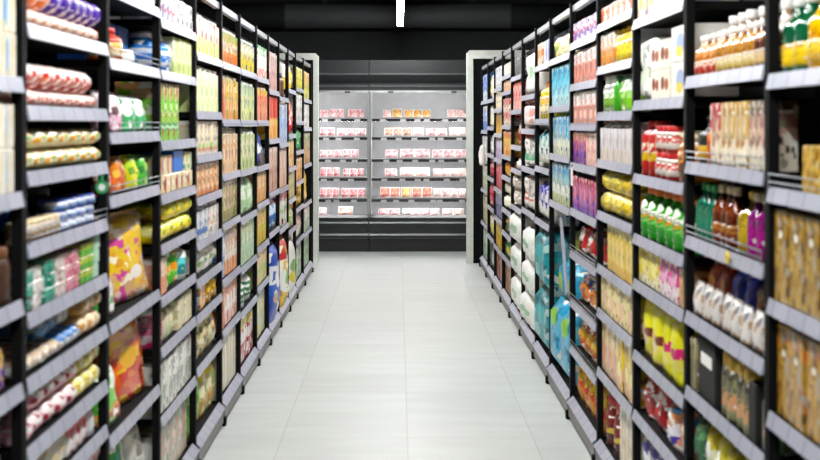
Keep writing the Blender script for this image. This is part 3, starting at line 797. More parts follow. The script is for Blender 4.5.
put(b, 0, 'pasta_box', 'rose and grey pasta box', .03, .97, 4, .29, 'd8b0a8 .5 e0ccc8', '.3 .5 .1 .5 a87878')
put(b, 1, 'food_box', 'red box with yellow foot', .03, .97, 3, .30, 'd8b84a .3 e8c878 .5 cc3a34', '', 'e87858 3 .7')
put(b, 2, 'pasta_box', 'dusty pink pasta box', .03, .97, 4, .31, 'd8b098 .5 e4ccc0', '.5 .5 .1 .4 c88878')
put(b, 3, 'food_pouch', 'blue pouch with pink top', .03, .97, 3, .23, '3a70b8 .5 88b0d8 .75 e8a8b8', '', 'd8e4f0 3 .6')
put(b, 4, 'pet_food_bag', 'tall royal blue and white bag', .1, .97, 1, .52, '1c48b0 .35 2a60c8 .5 e8ecf2 .75 2450b8', '.55 .55 .18 .15 f4f4f8|.4 .3 .2 .08 c8a890', '', front=-.035, z=.008, depth=.13)
b = L[9]
put(b, 0, 'coffee_jar', 'dark brown tall jar', .1, .9, 2, .2, '5a3a1c', cap='capblack')
put(b, 1, 'cereal_box', 'lilac blue cereal box', .05, .95, 2, .315, 'b0c0dc .5 ccd8ec', '.5 .5 .3 .15 90a8d0')
put(b, 2, 'food_box', 'blush beige box', .03, .97, 3, .31, 'dcc0a8 .5 e8d4c4', '', 'c89888 3 .7')
put(b, 3, 'food_box', 'white green box with red top', .03, .97, 2, .285, 'd8e0d0 .4 a8c898 .6 f0ece8 .75 cc3040', '')
put(b, 4, 'pet_food_bag', 'tall white and red bag', .1, .95, 1, .5, 'e8c050 .2 f0f0ea .7 c83038', '.5 .4 .25 .12 6aa848', '', front=-.035, z=.008, depth=.13)
b = L[10]
put(b, 0, 'flour_bag', 'yellow and white bag', .05, .95, 2, .28, 'ecc832 .45 f4f0e4', '.5 .6 .2 .15 e8d858')
put(b, 1, 'food_pouch', 'scarlet and cream pouch', .05, .95, 2, .3, 'd03038 .4 f0e8d8 .7 e8c8a0')
put(b, 2, 'food_box', 'amber box', .05, .95, 2, .22, 'e0a860 .5 ecc890', '', 'f4e0b8 3 .7')
put(b, 3, 'food_box', 'olive cream box', .05, .95, 3, .22, 'c8bc80 .5 e0d8b0')
put(b, 4, 'food_pouch', 'green cream pouch', .05, .95, 2, .2, 'a8c078 .5 ece4cc')
put(b, 5, 'pet_food_bag', 'white sack with green and yellow print', .05, .95, 1, .42, 'f0efe8', '.5 .3 .35 .15 d8c838|.4 .5 .2 .12 70a848', '', front=-.035, z=.008, depth=.13)
b = L[11]
put(b, 0, 'food_box', 'yellow olive box', .05, .95, 2, .2, 'd0c860 .5 e4dc98')
put(b, 1, 'food_box', 'pale grey box', .05, .95, 2, .24, 'd8d8d4 .5 e8e8e4')
put(b, 2, 'food_pouch', 'green pouch', .05, .95, 2, .2, '3a9a58 .5 8ac088')
put(b, 3, 'food_box', 'orange cream box', .05, .95, 2, .2, 'e0a870 .5 eccca0')
put(b, 4, 'coffee_pouch', 'black and gold pouch', .05, .95, 2, .19, 'c89a28 .5 3a3018 .7 e0b840')
put(b, 5, 'flour_bag', 'white rose bag', .05, .95, 2, .22, 'f0e4dc .5 e8c0b0')
put(b, 6, 'food_box', 'mint green box', .05, .95, 2, .28, 'b8d0b0 .5 d8e4d0')
b = L[12]
put(b, 0, 'food_box', 'lime yellow box', .05, .9, 2, .28, 'c8cc68 .5 e8b890')
put(b, 1, 'food_box', 'white grey box', .05, .9, 2, .24, 'e0e0dc .5 ecece8')
put(b, 2, 'food_box', 'rust and green box', .05, .9, 2, .3, 'c89a68 .5 9ab080')
put(b, 3, 'food_pouch', 'bright yellow pouch', .05, .9, 1, .32, 'ecc828 .5 f4d840')
put(b, 4, 'food_box', 'white green box', .05, .9, 2, .22, 'c8d8c0 .5 ecefe8')
put(b, 5, 'food_box', 'pale green box', .05, .9, 2, .28, 'b0c8a0 .5 d4e0c8')

# ================================================================== RIGHT SIDE STOCK
AMBER = lambda c: design(c, '', '', 0.12, 0.6)
b = Q[0]
put(b, 0, 'spirit_bottle', 'dark green bottle with yellow label', .03, .25, 2, .185, '1f5a3c', lab=('f0cc28 .8 e8b020',), rough=.1, coat=.6)
put(b, 0, 'spirit_bottle', 'amber yellow bottle with white cap', .26, .8, 5, .185, 'd8a030 .5 e8c050', lab=('d8b060 .4 f0d048 .8 f4e090',), rough=.1, coat=.6)
put(b, 0, 'spirit_bottle', 'tall green bottle behind', .05, .25, 2, .24, '2c7a50', cap='capgreen', front=.12, rough=.1)
put(b, 1, 'gift_box', 'small gold patterned tin', .24, .75, 4, .105, 'b8903a', '', 'd8b860,8a6a28,e8d8a0 4 .5', rough=.3)
put(b, 2, 'gift_box', 'tall gold gift box with silver seal', .03, .8, 6, .215, 'a8843c .75 c89a34', '.5 .74 .16 .045 f0ece0', 'c8a860,6a4e24,b09058,a8a8a4,8a6a34 5 .3', rough=.28)
put(b, 3, 'gift_box', 'gold gift box with orange emblem', .03, .8, 6, .215, 'b08a40 .7 c89a30', '.5 .7 .15 .04 e8e4d8', 'c8a058,6e5024,b08a48,a8a8a8,c87838 5 .35', rough=.28)
put(b, 4, 'preserve_jar', 'dark teal jar', .03, .6, 5, .13, '1c5a50 .6 2a7a70', cap='capgreen')

b = Q[1]
put(b, 0, 'spirit_bottle', 'red labelled small spirit bottle', .03, .34, 4, .125, 'c87a3a .5 e0b080', lab=('b83a30 .45 f0dcc8',), rough=.1, coat=.6)
put(b, 0, 'spirit_bottle', 'amber small spirit bottle', .34, .78, 6, .125, 'b07a38 .5 c8985c', lab=('d8c078 .4 efe4c8',), rough=.1, coat=.6)
put(b, 0, 'spirit_bottle', 'dark brown small spirit bottle', .78, .97, 3, .125, '5a2c1a .6 8a5a3a', lab=('e0c488 .4 d8c0a8',), rough=.1, coat=.6)
put(b, 0, 'spirit_bottle', 'tall clear topped bottle in back row', .05, .97, 8, .185, 'd8c0a8 .6 e8e4e0', front=.085, rough=.1, coat=.6)
put(b, 1, 'liqueur_bottle', 'black bottle with yellow ring', .06, .18, 1, .14, '20241e .6 2e3226', cap='capblack', lab=('c8a030',))
put(b, 1, 'sauce_bottle', 'orange bottle', .18, .29, 1, .145, 'd8581e .5 f08a30', cap='caporange')
put(b, 1, 'gift_box', 'cream tall box with red top', .30, .42, 1, .175, 'efe4cc .35 e8c8a8 .55 c86060 .8 e8e0d8 .84 c03038')
put(b, 1, 'gift_box', 'cream tall box with gold top', .42, .74, 4, .175, 'f0e8d4 .3 e4cfa0 .45 d8b878 .8 f0ead8 .84 c8a034', '.5 .38 .3 .05 a8704a')
put(b, 1, 'gift_box', 'cream tall box with dark brown top', .74, .93, 3, .175, 'f0e6d4 .35 d8b0a0 .6 a87a70 .8 e8e0d4 .84 4a3820', '.5 .4 .3 .05 8a5040')
put(b, 2, 'liqueur_bottle', 'emerald green bottle', .03, .28, 3, .165, '0f8a68 .5 1f5a48', cap='capgreen', rough=.1, coat=.6)
put(b, 2, 'liqueur_bottle', 'reddish brown bottle', .29, .54, 3, .17, '5a2a1e .6 7a4028', cap='captan', lab=('7a3a2a .5 a8783a',), rough=.1, coat=.6)
put(b, 2, 'liqueur_bottle', 'yellow liqueur bottle', .55, .69, 1, .165, 'c8a818 .5 8a7418', cap='capgold', rough=.1, coat=.6)
put(b, 2, 'liqueur_bottle', 'magenta liqueur bottle', .70, .86, 2, .165, 'a83a88 .5 6a2860', cap='captan', rough=.1, coat=.6)
put(b, 2, 'liqueur_bottle', 'navy liqueur bottle', .87, .97, 1, .175, '2a2a6a .6 3a3050', cap='capgold', rough=.1, coat=.6)
put(b, 3, 'sweet_bag', 'small cream sweet bag at the front', .03, .97, 8, .10, 'e8e4de .6 f4f0ea', '', 'c8a888,8a8a98 3 .7', fill=.72, lean=-3, front=.008, depth=.03)
put(b, 3, 'sweet_bag', 'red and orange bag', .05, .32, 2, .17, 'c86a3a .5 b8382a', '', 'e8a868,8a2820 3 .6', front=.048, depth=.08)
put(b, 3, 'sweet_bag', 'cobalt blue bag', .33, .58, 2, .175, '2434a8 .6 3248c8', '', '5a70d8,1a2480 3 .6', front=.048, depth=.08)
put(b, 3, 'sweet_bag', 'chestnut brown bag', .59, .82, 2, .165, '8a5a3a .5 5a3420', '', 'c89870 3 .65', front=.048, depth=.08)
put(b, 3, 'sweet_bag', 'violet bag', .83, .97, 1, .18, 'c88a50 .4 6a3a9a', '', 'e8d8e8 3 .65', front=.048, depth=.08)
put(b, 4, 'gift_box', 'thin grey gold box', .03, .11, 1, .155, '8a8464 .6 a8a078')
put(b, 4, 'gift_box', 'black box with white barcode label', .12, .38, 1, .17, '0e0e0f', rough=.75, coat=0, panel=(.62, .58, .78, M['capwhite']))
put(b, 4, 'gift_tube', 'grey and peach tube with gold lid', .40, .76, 4, .17, '9a9a72 .2 dca880 .55 6a685a .8 5a584c', cap='capgold')
put(b, 4, 'gift_box', 'plain black box', .77, .85, 1, .15, '121213', rough=.7, coat=0)  # black block added where there is only a dark gap between the tubes
put(b, 4, 'gift_tube', 'slim grey and pink tube', .86, .96, 1, .165, '7a8068 .3 d8b0a0 .5 6a6a58', cap='capgold')
put(b, 5, 'food_pouch', 'dark green pouch', .03, .16, 1, .15, '3a6a48 .6 6a9a70')
put(b, 5, 'food_pouch', 'pale yellow and white pouch', .16, .84, 5, .155, 'f0e8b0 .4 f4f2d8 .6 e8d848', '', 'ffffff,d8c840 3 .6')
put(b, 5, 'food_pouch', 'teal and tan pouch', .84, .97, 1, .15, 'c8a868 .5 3a9a98')
t = empty('shelf_talker', (HALF-0.012, Q[1].y1 - .64*Q[1].W, Q[1].lips[2]+0.004)); tag(t, 'round yellow shelf talker on the price rail below the liqueur bottles', 'tag')
disc('disc', M['capyellow'], .016, -.003, 0, t); disc('centre', M['capgold'], .007, -.0045, -.003, t)

b = Q[2]
put(b, 0, 'tea_box', 'cream and lemon tea box', .03, .97, 5, .14, 'f0e6c0 .5 f6f0dc', '.5 .5 .25 .2 d8b858', 'c8b8d8,f8f4e8 3 .6')
put(b, 1, 'kitchen_roll_pack', 'large white roll pack with pale print', .03, .335, 1, .235, 'f2f3ee .4 eef2e8', '.5 .4 .25 .15 cfe0c4', nx=1, nz=2, depth=.2)
put(b, 1, 'multipack', 'white box with brown cups printed', .34, .70, 2, .10, 'f4efe2', '.3 .55 .2 .22 8a3a22|.72 .5 .2 .2 a85a34', layers=2, front=.006)
put(b, 1, 'multipack', 'white box with blue and yellow print', .70, .97, 1, .115, 'f4f2ea', '.55 .5 .25 .3 a8b8dc|.5 .3 .2 .15 f0d868', layers=2, front=.01)
put(b, 1, 'food_tub', 'grey white tub behind', .45, .78, 2, .25, 'd8dad6', front=.2, cap='railgrey')
put(b, 2, 'sauce_bottle', 'red bottle with yellow foot', .03, .32, 2, .20, 'c83028 .3 d8b83a .45 e8dcc8 .65 c02a28', cap='capred', style='slim')
put(b, 2, 'preserve_jar', 'red and white jar', .33, .68, 3, .09, 'a83028 .5 ece0d4', layers=2, cap='capred', lab=('f0e4dc .5 c84a40',))
put(b, 2, 'coffee_jar', 'amber jar with cream lid', .69, .96, 1, .165, 'b8702c .4 d89a58', cap='captan', lab=('7a4420 .5 d8903c',))
put(b, 2, 'coffee_jar', 'dark jar behind with brown lid', .72, .86, 1, .2, '4a2a18', cap='capbrown', front=.235)
put(b, 3, 'sauce_bottle', 'green bottle with orange cap', .03, .97, 6, .185, '3fae3e .45 e08a48 .58 5cb850', '.5 .75 .3 .1 f4f4e8', '', cap='caporange', style='wide', lab=('4ab848 .35 8ad078 .55 e8904c .75 f4f6ea',))
put(b, 4, 'snack_box', 'yellow box with white foot', .03, .46, 2, .135, 'f0e8c8 .25 ecd428 .8 f4e040', '.5 .5 .25 .2 f8f088')
put(b, 4, 'snack_box', 'hot pink and white box', .47, .82, 2, .13, 'f4e4e8 .4 e85aa8', '.5 .5 .3 .12 f8b8d8')
put(b, 4, 'snack_box', 'tan box', .83, .97, 1, .125, 'd0a070 .5 e0b888')
put(b, 5, 'snack_bag', 'bright yellow bag with brown print', .03, .48, 2, .225, 'e8e42a .2 f0e870 .35 7a3a24 .5 f0ea28', '.5 .3 .2 .08 f4d8c8', 'e8b8a0,f4f040 4 .75', depth=.05)
put(b, 5, 'snack_bag', 'bright yellow bag with pink print', .48, .97, 3, .225, 'e6e62c .2 f0e880 .38 e0508a .55 f0ec2c', '.5 .45 .25 .08 c82a6a', 'f4f060 4 .75', depth=.05)
put(b, 6, 'snack_bag', 'red and white snack bag', .03, .52, 2, .165, 'a02028 .4 e8e4e0 .6 b02830', '', 'f4f0ee,801820,c84a48 4 .5')
put(b, 6, 'snack_bag', 'blue white and orange snack bag', .53, .97, 2, .15, '5a4aa8 .3 e8e8f0 .6 e89a68 .8 3a90c8', '', 'f8f4f0,e8a078 3 .55')
put(b, 7, 'paper_pack', 'purple and white pack', .03, .97, 2, .26, 'ecebf0 .6 f2f0f4 .8 5a48b8', '.5 .85 .35 .05 3a2a9a', '', nx=3, nz=2)

b = Q[3]
put(b, 0, 'cereal_box', 'white box with red and orange stripe', .03, .97, 6, .16, 'f0ebe4', '.25 .5 .2 .5 c84a34', 'e89a50,f8f4ec 3 .6')
put(b, 1, 'drink_carton', 'orange carton with white top', .03, .42, 3, .145, 'e89a4a .3 f0b464 .5 f2ece4')
put(b, 1, 'detergent_bottle', 'sunny yellow bottle', .43, .84, 3, .165, 'f0cc18 .5 f4d830', cap='capyellow', style='slim', lab=('f4e060 .5 e8b818',))
put(b, 1, 'drink_carton', 'plain white carton', .85, .97, 1, .165, 'efedf0')
put(b, 2, 'food_tub', 'grey white tub with green band', .03, .40, 2, .165, 'c8dcb8 .3 e8ebe6', cap='capwhite', lab=('8ac058 .5 e0e8d8',))
put(b, 2, 'detergent_bottle', 'deep green bottle', .40, .47, 1, .15, '3fa02a', cap='capgreen', style='slim')
put(b, 2, 'food_pouch', 'white and lime pouch', .46, .97, 3, .175, '88cc48 .35 b4e088 .55 eef0e8', '.5 .35 .2 .12 6ab838')
put(b, 3, 'milk_carton', 'silver grey carton with beige foot', .03, .97, 5, .165, 'dcd0c0 .3 d8d6d8 .6 e4e2e6', '.5 .5 .15 .15 b8a8a8', 'c8c0c0 3 .75')
put(b, 4, 'noodle_pack', 'pale yellow block pack', .03, .55, 3, .09, 'ecd868 .5 f2e490', '.5 .35 .3 .1 c8a858', '', layers=2, p=6)
put(b, 4, 'noodle_pack', 'strong yellow block pack', .55, .97, 2, .088, 'e8c418 .5 f0d428', '.5 .3 .3 .12 7a7a30', '', layers=2, p=6)
put(b, 5, 'pasta_box', 'slim yellow pasta box', .2, .97, 6, .195, 'e8c060 .25 f0d478 .8 f2e08a', '.5 .5 .15 .3 f4e4a8')
put(b, 6, 'cereal_box', 'pale yellow and peach cereal box', .03, .97, 4, .165, 'f0d8a0 .3 f2e2a8 .8 ecd480', '.5 .4 .25 .2 f0c8a8')
put(b, 7, 'cereal_box', 'peach cereal box', .03, .5, 3, .225, 'eec8a8 .5 f0dca8', '.5 .4 .25 .2 e8a890')
put(b, 7, 'cereal_box', 'yellow cereal box', .5, .97, 3, .215, 'f0c8a0 .3 f0d848 .7 e8cc30', '.5 .4 .25 .15 f4e8b0')
put(b, 8, 'preserve_jar', 'dark red jar with yellow lid', .05, .45, 2, .22, '701c20 .5 8a282c', cap='capred', lab=('5a1418 .25 e8c830 .5 7a2024',))
put(b, 8, 'cereal_box', 'pale cream tall box', .5, .97, 3, .25, 'e8dcc0 .5 ece4d0', '.5 .5 .2 .2 e0c0a0')

b = Q[4]
put(b, 0, 'soap_box', 'white box with purple print', .03, .97, 5, .165, 'f2eff2', '.5 .35 .3 .2 6a5aa8|.3 .55 .2 .1 c84a68', 'c83a4a,4a5ab8,f8f6f8 4 .55')
put(b, 1, 'tea_box', 'salmon tea box with white top', .03, .97, 5, .165, 'dc9a8c .3 e4aa9c .6 f0e8e6', '.5 .4 .2 .15 b86a60')
put(b, 2, 'tea_box', 'coral and white tea box', .03, .97, 5, .16, 'e0a090 .4 d88878 .55 f2ecea', '.5 .3 .2 .15 f0d8d0')
put(b, 3, 'tea_box', 'purple and orange tea box', .03, .5, 3, .165, '5a2a8a .4 c86a78 .7 e8a890', '.5 .4 .2 .3 7a3aa0')
put(b, 3, 'tea_box', 'blush pink tea box', .5, .97, 3, .165, 'e8c0b8 .5 f0d4cc', '.5 .5 .15 .2 d8a098')
put(b, 4, 'drink_carton', 'pink to purple drink carton', .03, .97, 5, .17, '7a5ab0 .2 a86aa8 .4 d87a90 .8 c84a68', '.5 .5 .15 .2 e8a8b0')
put(b, 5, 'sweet_bag', 'glossy red sweet bag', .05, .97, 3, .14, 'b01c24 .5 c8282e', '.5 .5 .2 .15 f0e8e4', 'f0e0dc,8a1018 3 .72', lean=-8, rough=.2, coat=.5)
put(b, 6, 'sweet_bag', 'blue and brown snack bag', .05, .97, 3, .14, 'c89060 .4 8a3a28 .6 2a4aa8', '', 'f0e0c8,e8904a,b83a28 4 .5', lean=-10)
put(b, 7, 'sweet_bag', 'orange and cream snack bag', .03, .97, 4, .16, 'b86a30 .3 e0a058 .6 a83a24', '', 'f4e8d8,e8c048,8a2a1c 4 .5', lean=-8)
put(b, 8, 'sweet_bag', 'yellow and orange upright bag', .03, .97, 5, .2, 'c8883a .3 e08a2a .6 f0c830', '', 'd8401c,f4e060 4 .55')
# white paper tag hung from the rail
t = empty('price_tag', (HALF-0.014, Q[4].y1 - .2*Q[4].W, Q[4].lips[3]-0.06)); tag(t, 'white paper price tag hanging from a rail above the pink purple cartons', 'tag')
link('paper', box_me('paper', M['capwhite'], -.002, 0, -.03, .03, -.035, .06), t)
link('clip', box_me('clip', M['railgrey'], -.004, .004, -.008, .008, .056, .07), t)

b = Q[5]
put(b, 0, 'food_pouch', 'white pouch with yellow and green print', .05, .97, 3, .21, '6a78a8 .15 e8e4c0 .4 f0e8d0', '.5 .45 .25 .15 a8b858|.6 .65 .2 .1 e8cc58', 'd8c868,f4f4ec 3 .6')
put(b, 1, 'tissue_box', 'cyan box with pale foot', .03, .97, 4, .225, 'b8dce0 .3 8ccfe4 .5 4ab8dc .85 38a8d4', '.5 .55 .25 .12 7cd0e8')
put(b, 2, 'tissue_box', 'sky blue box with cream foot', .03, .97, 4, .215, 'd8dcc0 .3 b4dcec .45 4ab0e0 .85 3a9cd4', '.5 .3 .2 .12 f0e8d0')
put(b, 3, 'tissue_box', 'blue box with white and green foot', .03, .97, 4, .22, 'c8d0a0 .25 e4ecec .5 90c8e4 .7 4aa8dc', '.5 .4 .2 .1 f4f4f0')
put(b, 4, 'diaper_pack', 'tall cyan pack', .03, .97, 2, .40, '7cc0dc .3 58b4dc .6 28a4d0', '.5 .75 .3 .12 8ac840', '', nx=1, nz=1, front=-.012, z=.007)
put(b, 4, 'diaper_pack', 'cyan pack on top with lime print', .03, .97, 2, .20, '2a9cc8 .5 48b8dc', '.4 .4 .3 .3 a8c838', '', z=.412, nx=1, nz=1, front=.03, row='upper row')
put(b, 4, 'diaper_pack', 'dark teal and green pack on top', .15, .85, 1, .17, '1a5a78 .5 4a8a2a', '.5 .5 .3 .2 a0c030', '', z=.63, front=.10, nx=2, nz=1)
b = Q[6]
put(b, 0, 'cereal_box', 'lilac box with blue edge', .40, .97, 3, .22, 'd8d0e8 .4 c8d0ec', '.15 .5 .12 .5 5a6ac0', 'f0ecf4 3 .6')
put(b, 0, 'cereal_box', 'orange and cream box', .03, .38, 2, .21, 'e8d0b8 .4 e8904a .7 f0e0d0')
put(b, 1, 'detergent_bottle', 'yellow bottle with orange cap', .05, .97, 3, .24, 'f0dc70 .5 f4c838', cap='caporange', style='slim', lab=('f4ecc8 .5 e8a838',))
put(b, 2, 'diaper_pack', 'teal topped white pack', .03, .97, 3, .235, 'd8dcd0 .4 e4ecec .55 4ab0b8 .8 1f8a98', '.5 .45 .2 .1 f4f4f4', '', nx=1, nz=1)
put(b, 3, 'diaper_pack', 'violet blue topped white pack', .03, .97, 3, .235, 'e4e4e0 .5 a8a8d8 .62 5a58c0', '.5 .4 .2 .1 f4f4f4', '', nx=1, nz=1)
put(b, 4, 'diaper_pack', 'large teal pack', .03, .97, 1, .37, 'a8c8c8 .15 2a9aa4 .6 167f8c', '.5 .6 .3 .15 48b0b8|.3 .3 .2 .1 8ac8cc', '', layers=2, nx=3, nz=1, front=-.018, z=.007)
b = Q[7]
put(b, 0, 'paper_pack', 'plain white paper pack', .03, .97, 1, .3, 'f0eeec', '.5 .5 .2 .15 a8d8a8', '', nx=3, nz=2)
put(b, 1, 'paper_pack', 'white and pink paper pack', .03, .97, 1, .19, 'f2eeec .5 f0d8d4 .7 f4f0ee', '', 'e8a8a0 3 .8', nx=3, nz=1)
put(b, 2, 'paper_pack', 'white paper pack with green band', .03, .97, 1, .215, 'e8ece4 .25 58a878 .45 f2f4f0', '', '', nx=3, nz=2)
put(b, 3, 'paper_pack', 'white paper pack with red lines', .03, .97, 1, .24, 'f2f0ee .3 e07068 .36 f4f2f0 .45 e07068 .5 f4f2f0', '', '', nx=3, nz=2)
put(b, 4, 'toilet_roll_pack', 'white toilet roll pack with green writing', .03, .97, 1, .225, 'f4f5f2', '.4 .5 .3 .1 9ac8a0', 'e4ece4 4 .75', layers=3, nx=3, nz=1, front=-.022, z=.007, depth=.3)
b = Q[8]
put(b, 0, 'food_box', 'dim grey box', .2, .9, 2, .14, '6a6a6c .5 8a8a88')
put(b, 1, 'food_box', 'salmon red box', .03, .97, 3, .2, 'd88a80 .5 c84a44', '', 'f0d8d0 3 .6')
put(b, 2, 'food_pouch', 'dark red and white pouch', .4, .97, 2, .19, '9a3a38 .5 d8c8c0')
put(b, 3, 'food_tub', 'low white tub', .2, .97, 2, .08, 'ecebe8')
put(b, 4, 'toilet_roll_pack', 'cream roll pack', .03, .97, 1, .12, 'efe8d8 .5 f4efe4', '', '', layers=2, nx=3, nz=1)
put(b, 5, 'toilet_roll_pack', 'white toilet roll pack', .03, .97, 1, .24, 'f4f5f2', '.5 .5 .3 .12 b0d0b4', 'e8eee8 4 .75', layers=3, nx=3, nz=1, front=-.022, z=.007, depth=.3)
b = Q[9]
put(b, 0, 'food_box', 'small cream box', .05, .95, 3, .1, 'ece4d8')
put(b, 1, 'snack_box', 'peach box', .05, .95, 3, .1, 'e8b890 .5 f0d8c0')
put(b, 2, 'food_box', 'red topped cream box', .05, .95, 3, .11, 'e8dccc .5 c04038', layers=2)
put(b, 3, 'food_box', 'yellow orange box', .05, .95, 3, .2, 'e8a83a .4 f0d070 .7 e0904a')
put(b, 4, 'food_pouch', 'amber pouch', .05, .95, 3, .15, 'e8b840 .5 d88a38')
put(b, 5, 'toilet_roll_pack', 'cream roll pack', .05, .95, 1, .12, 'f0ead8', '', '', layers=2, nx=2, nz=1)
put(b, 6, 'food_pouch', 'olive and gold pouch', .05, .95, 2, .15, '6a7a30 .5 d8b838')
put(b, 7, 'food_pouch', 'green and yellow pouch', .05, .95, 2, .17, 'd8c838 .5 3a9a48')
put(b, 8, 'food_box', 'rust brown box', .05, .95, 3, .24, '9a6a48 .5 c89a78')
b = Q[10]
for k_, (lk, bd) in enumerate([('white box', 'e8e8ea .5 d8dce4'), ('cream box', 'ecdcc0 .5 f0e8d8'), ('yellow brown box', 'd8b050 .5 b07a40'), ('lilac box', 'b8a8c8 .5 dcd4e0'),
                               ('crimson box', 'b83040 .5 d86a70'), ('navy box', '3a4878 .5 8a98b8'), ('amber yellow box', 'd8b040 .5 e8d080'), ('brown red box', '8a4a3a .5 c08870')]):
    put(b, k_, 'food_box', lk, .05, .95, 3, (.2, .15, .18, .18, .22, .22, .22, .25)[k_], bd)
b = Q[11]
for k_, (lk, bd) in enumerate([('cream yellow pouch', 'e8d8b0 .5 f0ead8'), ('white yellow pouch', 'f0e8d0 .5 e8e4e0'), ('white pouch', 'f0f0ee .5 e4e4e8'), ('pink red pouch', 'c84a58 .5 e8b8bc'),
                               ('crimson pouch', 'b02838 .5 d87078'), ('yellow white pouch', 'e8d878 .5 f4f0e0'), ('white grey pouch', 'e4e4e0 .5 d0d0cc')]):
    put(b, k_, 'food_pouch', lk, .05, .95, 2, (.26, .22, .2, .19, .24, .23, .25)[k_], bd, fill=.9)
b = Q[12]
for k_, (lk, bd) in enumerate([('white and blue box', 'e8ecf4 .4 4a80d0'), ('blue white box', '3a70c8 .4 e4ecf6'), ('white box', 'f0f0f0 .5 e0e4e8'), ('pale green box', 'c8d8b8 .5 e8ecd8'),
                               ('olive cream box', 'c0c090 .5 e4e0c8'), ('mint box', 'b8d0b8 .5 dce8dc')]):
    put(b, k_, 'food_box', lk, .05, .95, 2, (.3, .25, .25, .25, .28, .3)[k_], bd)

# loose pale shelf strip leaning in the dark gap of the sixth right bay
t = link('loose_shelf_strip', box_me('loose_shelf_strip', M['ticket'], -.006, .006, -.022, .022, 0, .46, .002))
yA = zed(566); t.location = (HALF+0.045, yA+0.03, BASEZ+0.68)
t.location = (HALF+0.014, Q[5].y0+0.20, 0.60+0.0); t.rotation_euler = (R(-32), 0, 0)
tag(t, 'loose pale rail strip leaning across the gap above the cyan packs', 'rail')
# white paper bag hanging at the far right end
bm_ = pouch_me(M['capwhite'], .16, .06, .2, 3.0)
t = link('hanging_bag', bm_); t.location = (HALF-0.055, zed(488), 1.10); t.rotation_euler = (0, 0, R(-90))
tag(t, 'white paper bag hanging off a shelf near the far end of the right run', 'bag')

# ================================================================== FRIDGE WALL
FY = 14.06                       # front face of the cases
def fz(py, y): return EYE - (py - CY)*y/F
def fridge(x0, x1, which):
    root = empty('meat_fridge', ((x0+x1)/2, FY, 0))
    tag(root, 'grey open-fronted meat fridge with glass door, %s unit at aisle end' % which, 'fridge', 'meat fridges at the aisle end')
    ox, oy = (x0+x1)/2, FY
    a, c = x0-ox+0.004, x1-ox-0.004
    B = lambda nm, mt, xa, xb, ya, yb, za, zb, par=root, bev=0.0: link(nm, box_me(nm, mt, xa, xb, ya, yb, za, zb, bev), par)
    B('plinth', M['fr_dark'], a, c, .05, .95, 0, .155)
    # front fairing with two bright bumper rails
    fr = link('front_fairing', prism_me('front_fairing', M['fr_grey'], [(0.0, .165), (.0, .40), (.06, .43), (.10, .43), (.10, .165)], a, c), root)
    B('bumper_rail', M['fr_trim'], a, c, -.012, .0, .195, .215, fr); B('bumper_rail', M['fr_trim'], a, c, -.012, .0, .335, .355, fr)
    B('skirt', M['kick'], a, c, .02, .10, .155, .166)
    B('back_panel', M['fr_in'], a, c, .80, .84, .16, 2.2)
    B('side_panel', M['fr_in'], a, a+.02, .10, .80, .16, 2.2); B('side_panel', M['fr_in'], c-.02, c, .10, .80, .16, 2.2)
    B('deck', M['fr_in'], a+.02, c-.02, .10, .80, .36, .385)
    # hood
    link('hood', prism_me('hood', M['fr_grey'], [(.02, 2.25), (.02, 2.10), (.0, 2.09), (.0, 2.075), (.06, 1.96), (.02, 1.95), (.02, 1.893), (.05, 1.893), (.05, 1.99), (.80, 1.99), (.80, 2.25)], a, c), root)
    hd = root.children[-1]
    B('hood_reflection', M['fr_mid'], a, c, -.008, .002, 2.075, 2.095, hd); B('hood_reflection', M['fr_mid'], a, c, .008, .022, 1.935, 1.955, hd)  # paler strips stand in for lines of light reflected on the hood
    B('door_track', M['fr_trim'], a, c, .005, .045, 1.868, 1.893)
    B('light_tube', M['fr_lamp'], a+.06, c-.06, .10, .13, 1.925, 1.945)
    # shelves
    for k, (py, yy) in enumerate(((119.5, .42), (138, .36), (160, .31), (179, .26), (200, .21))):
        z = fz(py, FY+yy)
        sh = B('shelf', M['fr_in'], a+.021, c-.021, yy, .80, z-.012, z+.008)
        B('price_strip', M['fr_dark'], a+.021, c-.021, yy-.012, yy, z-.022, z+.010, sh)
        n = 6
        for j in range(n):
            px = a + .1 + (c-a-.2)*(j+.5)/n + random.uniform(-.05, .05)
            B('ticket', M['tray'], px-.035, px+.035, yy-.016, yy-.012, z-.028, z+.004, sh)
        B('shelf_light', M['fr_lamp'], a+.05, c-.05, yy+.02, yy+.03, z-.022, z-.0125, sh)
    # glass door
    gd = B('glass_door', M['glass'], a+.012, c-.012, .022, .028, .445, 1.865)
    B('edge_strip', M['fr_trim'], a+.003, a+.012, .018, .032, .44, 1.868, gd); B('edge_strip', M['fr_trim'], c-.012, c-.003, .018, .032, .44, 1.868, gd)
    for hxp in (a+.25, c-.25): B('hanger', M['fr_dark'], hxp-.03, hxp+.03, .0, .03, 1.862, 1.888, gd)
    return root
fridge(-1.59, -.34, 'left'); fridge(-.34, .91, 'right')

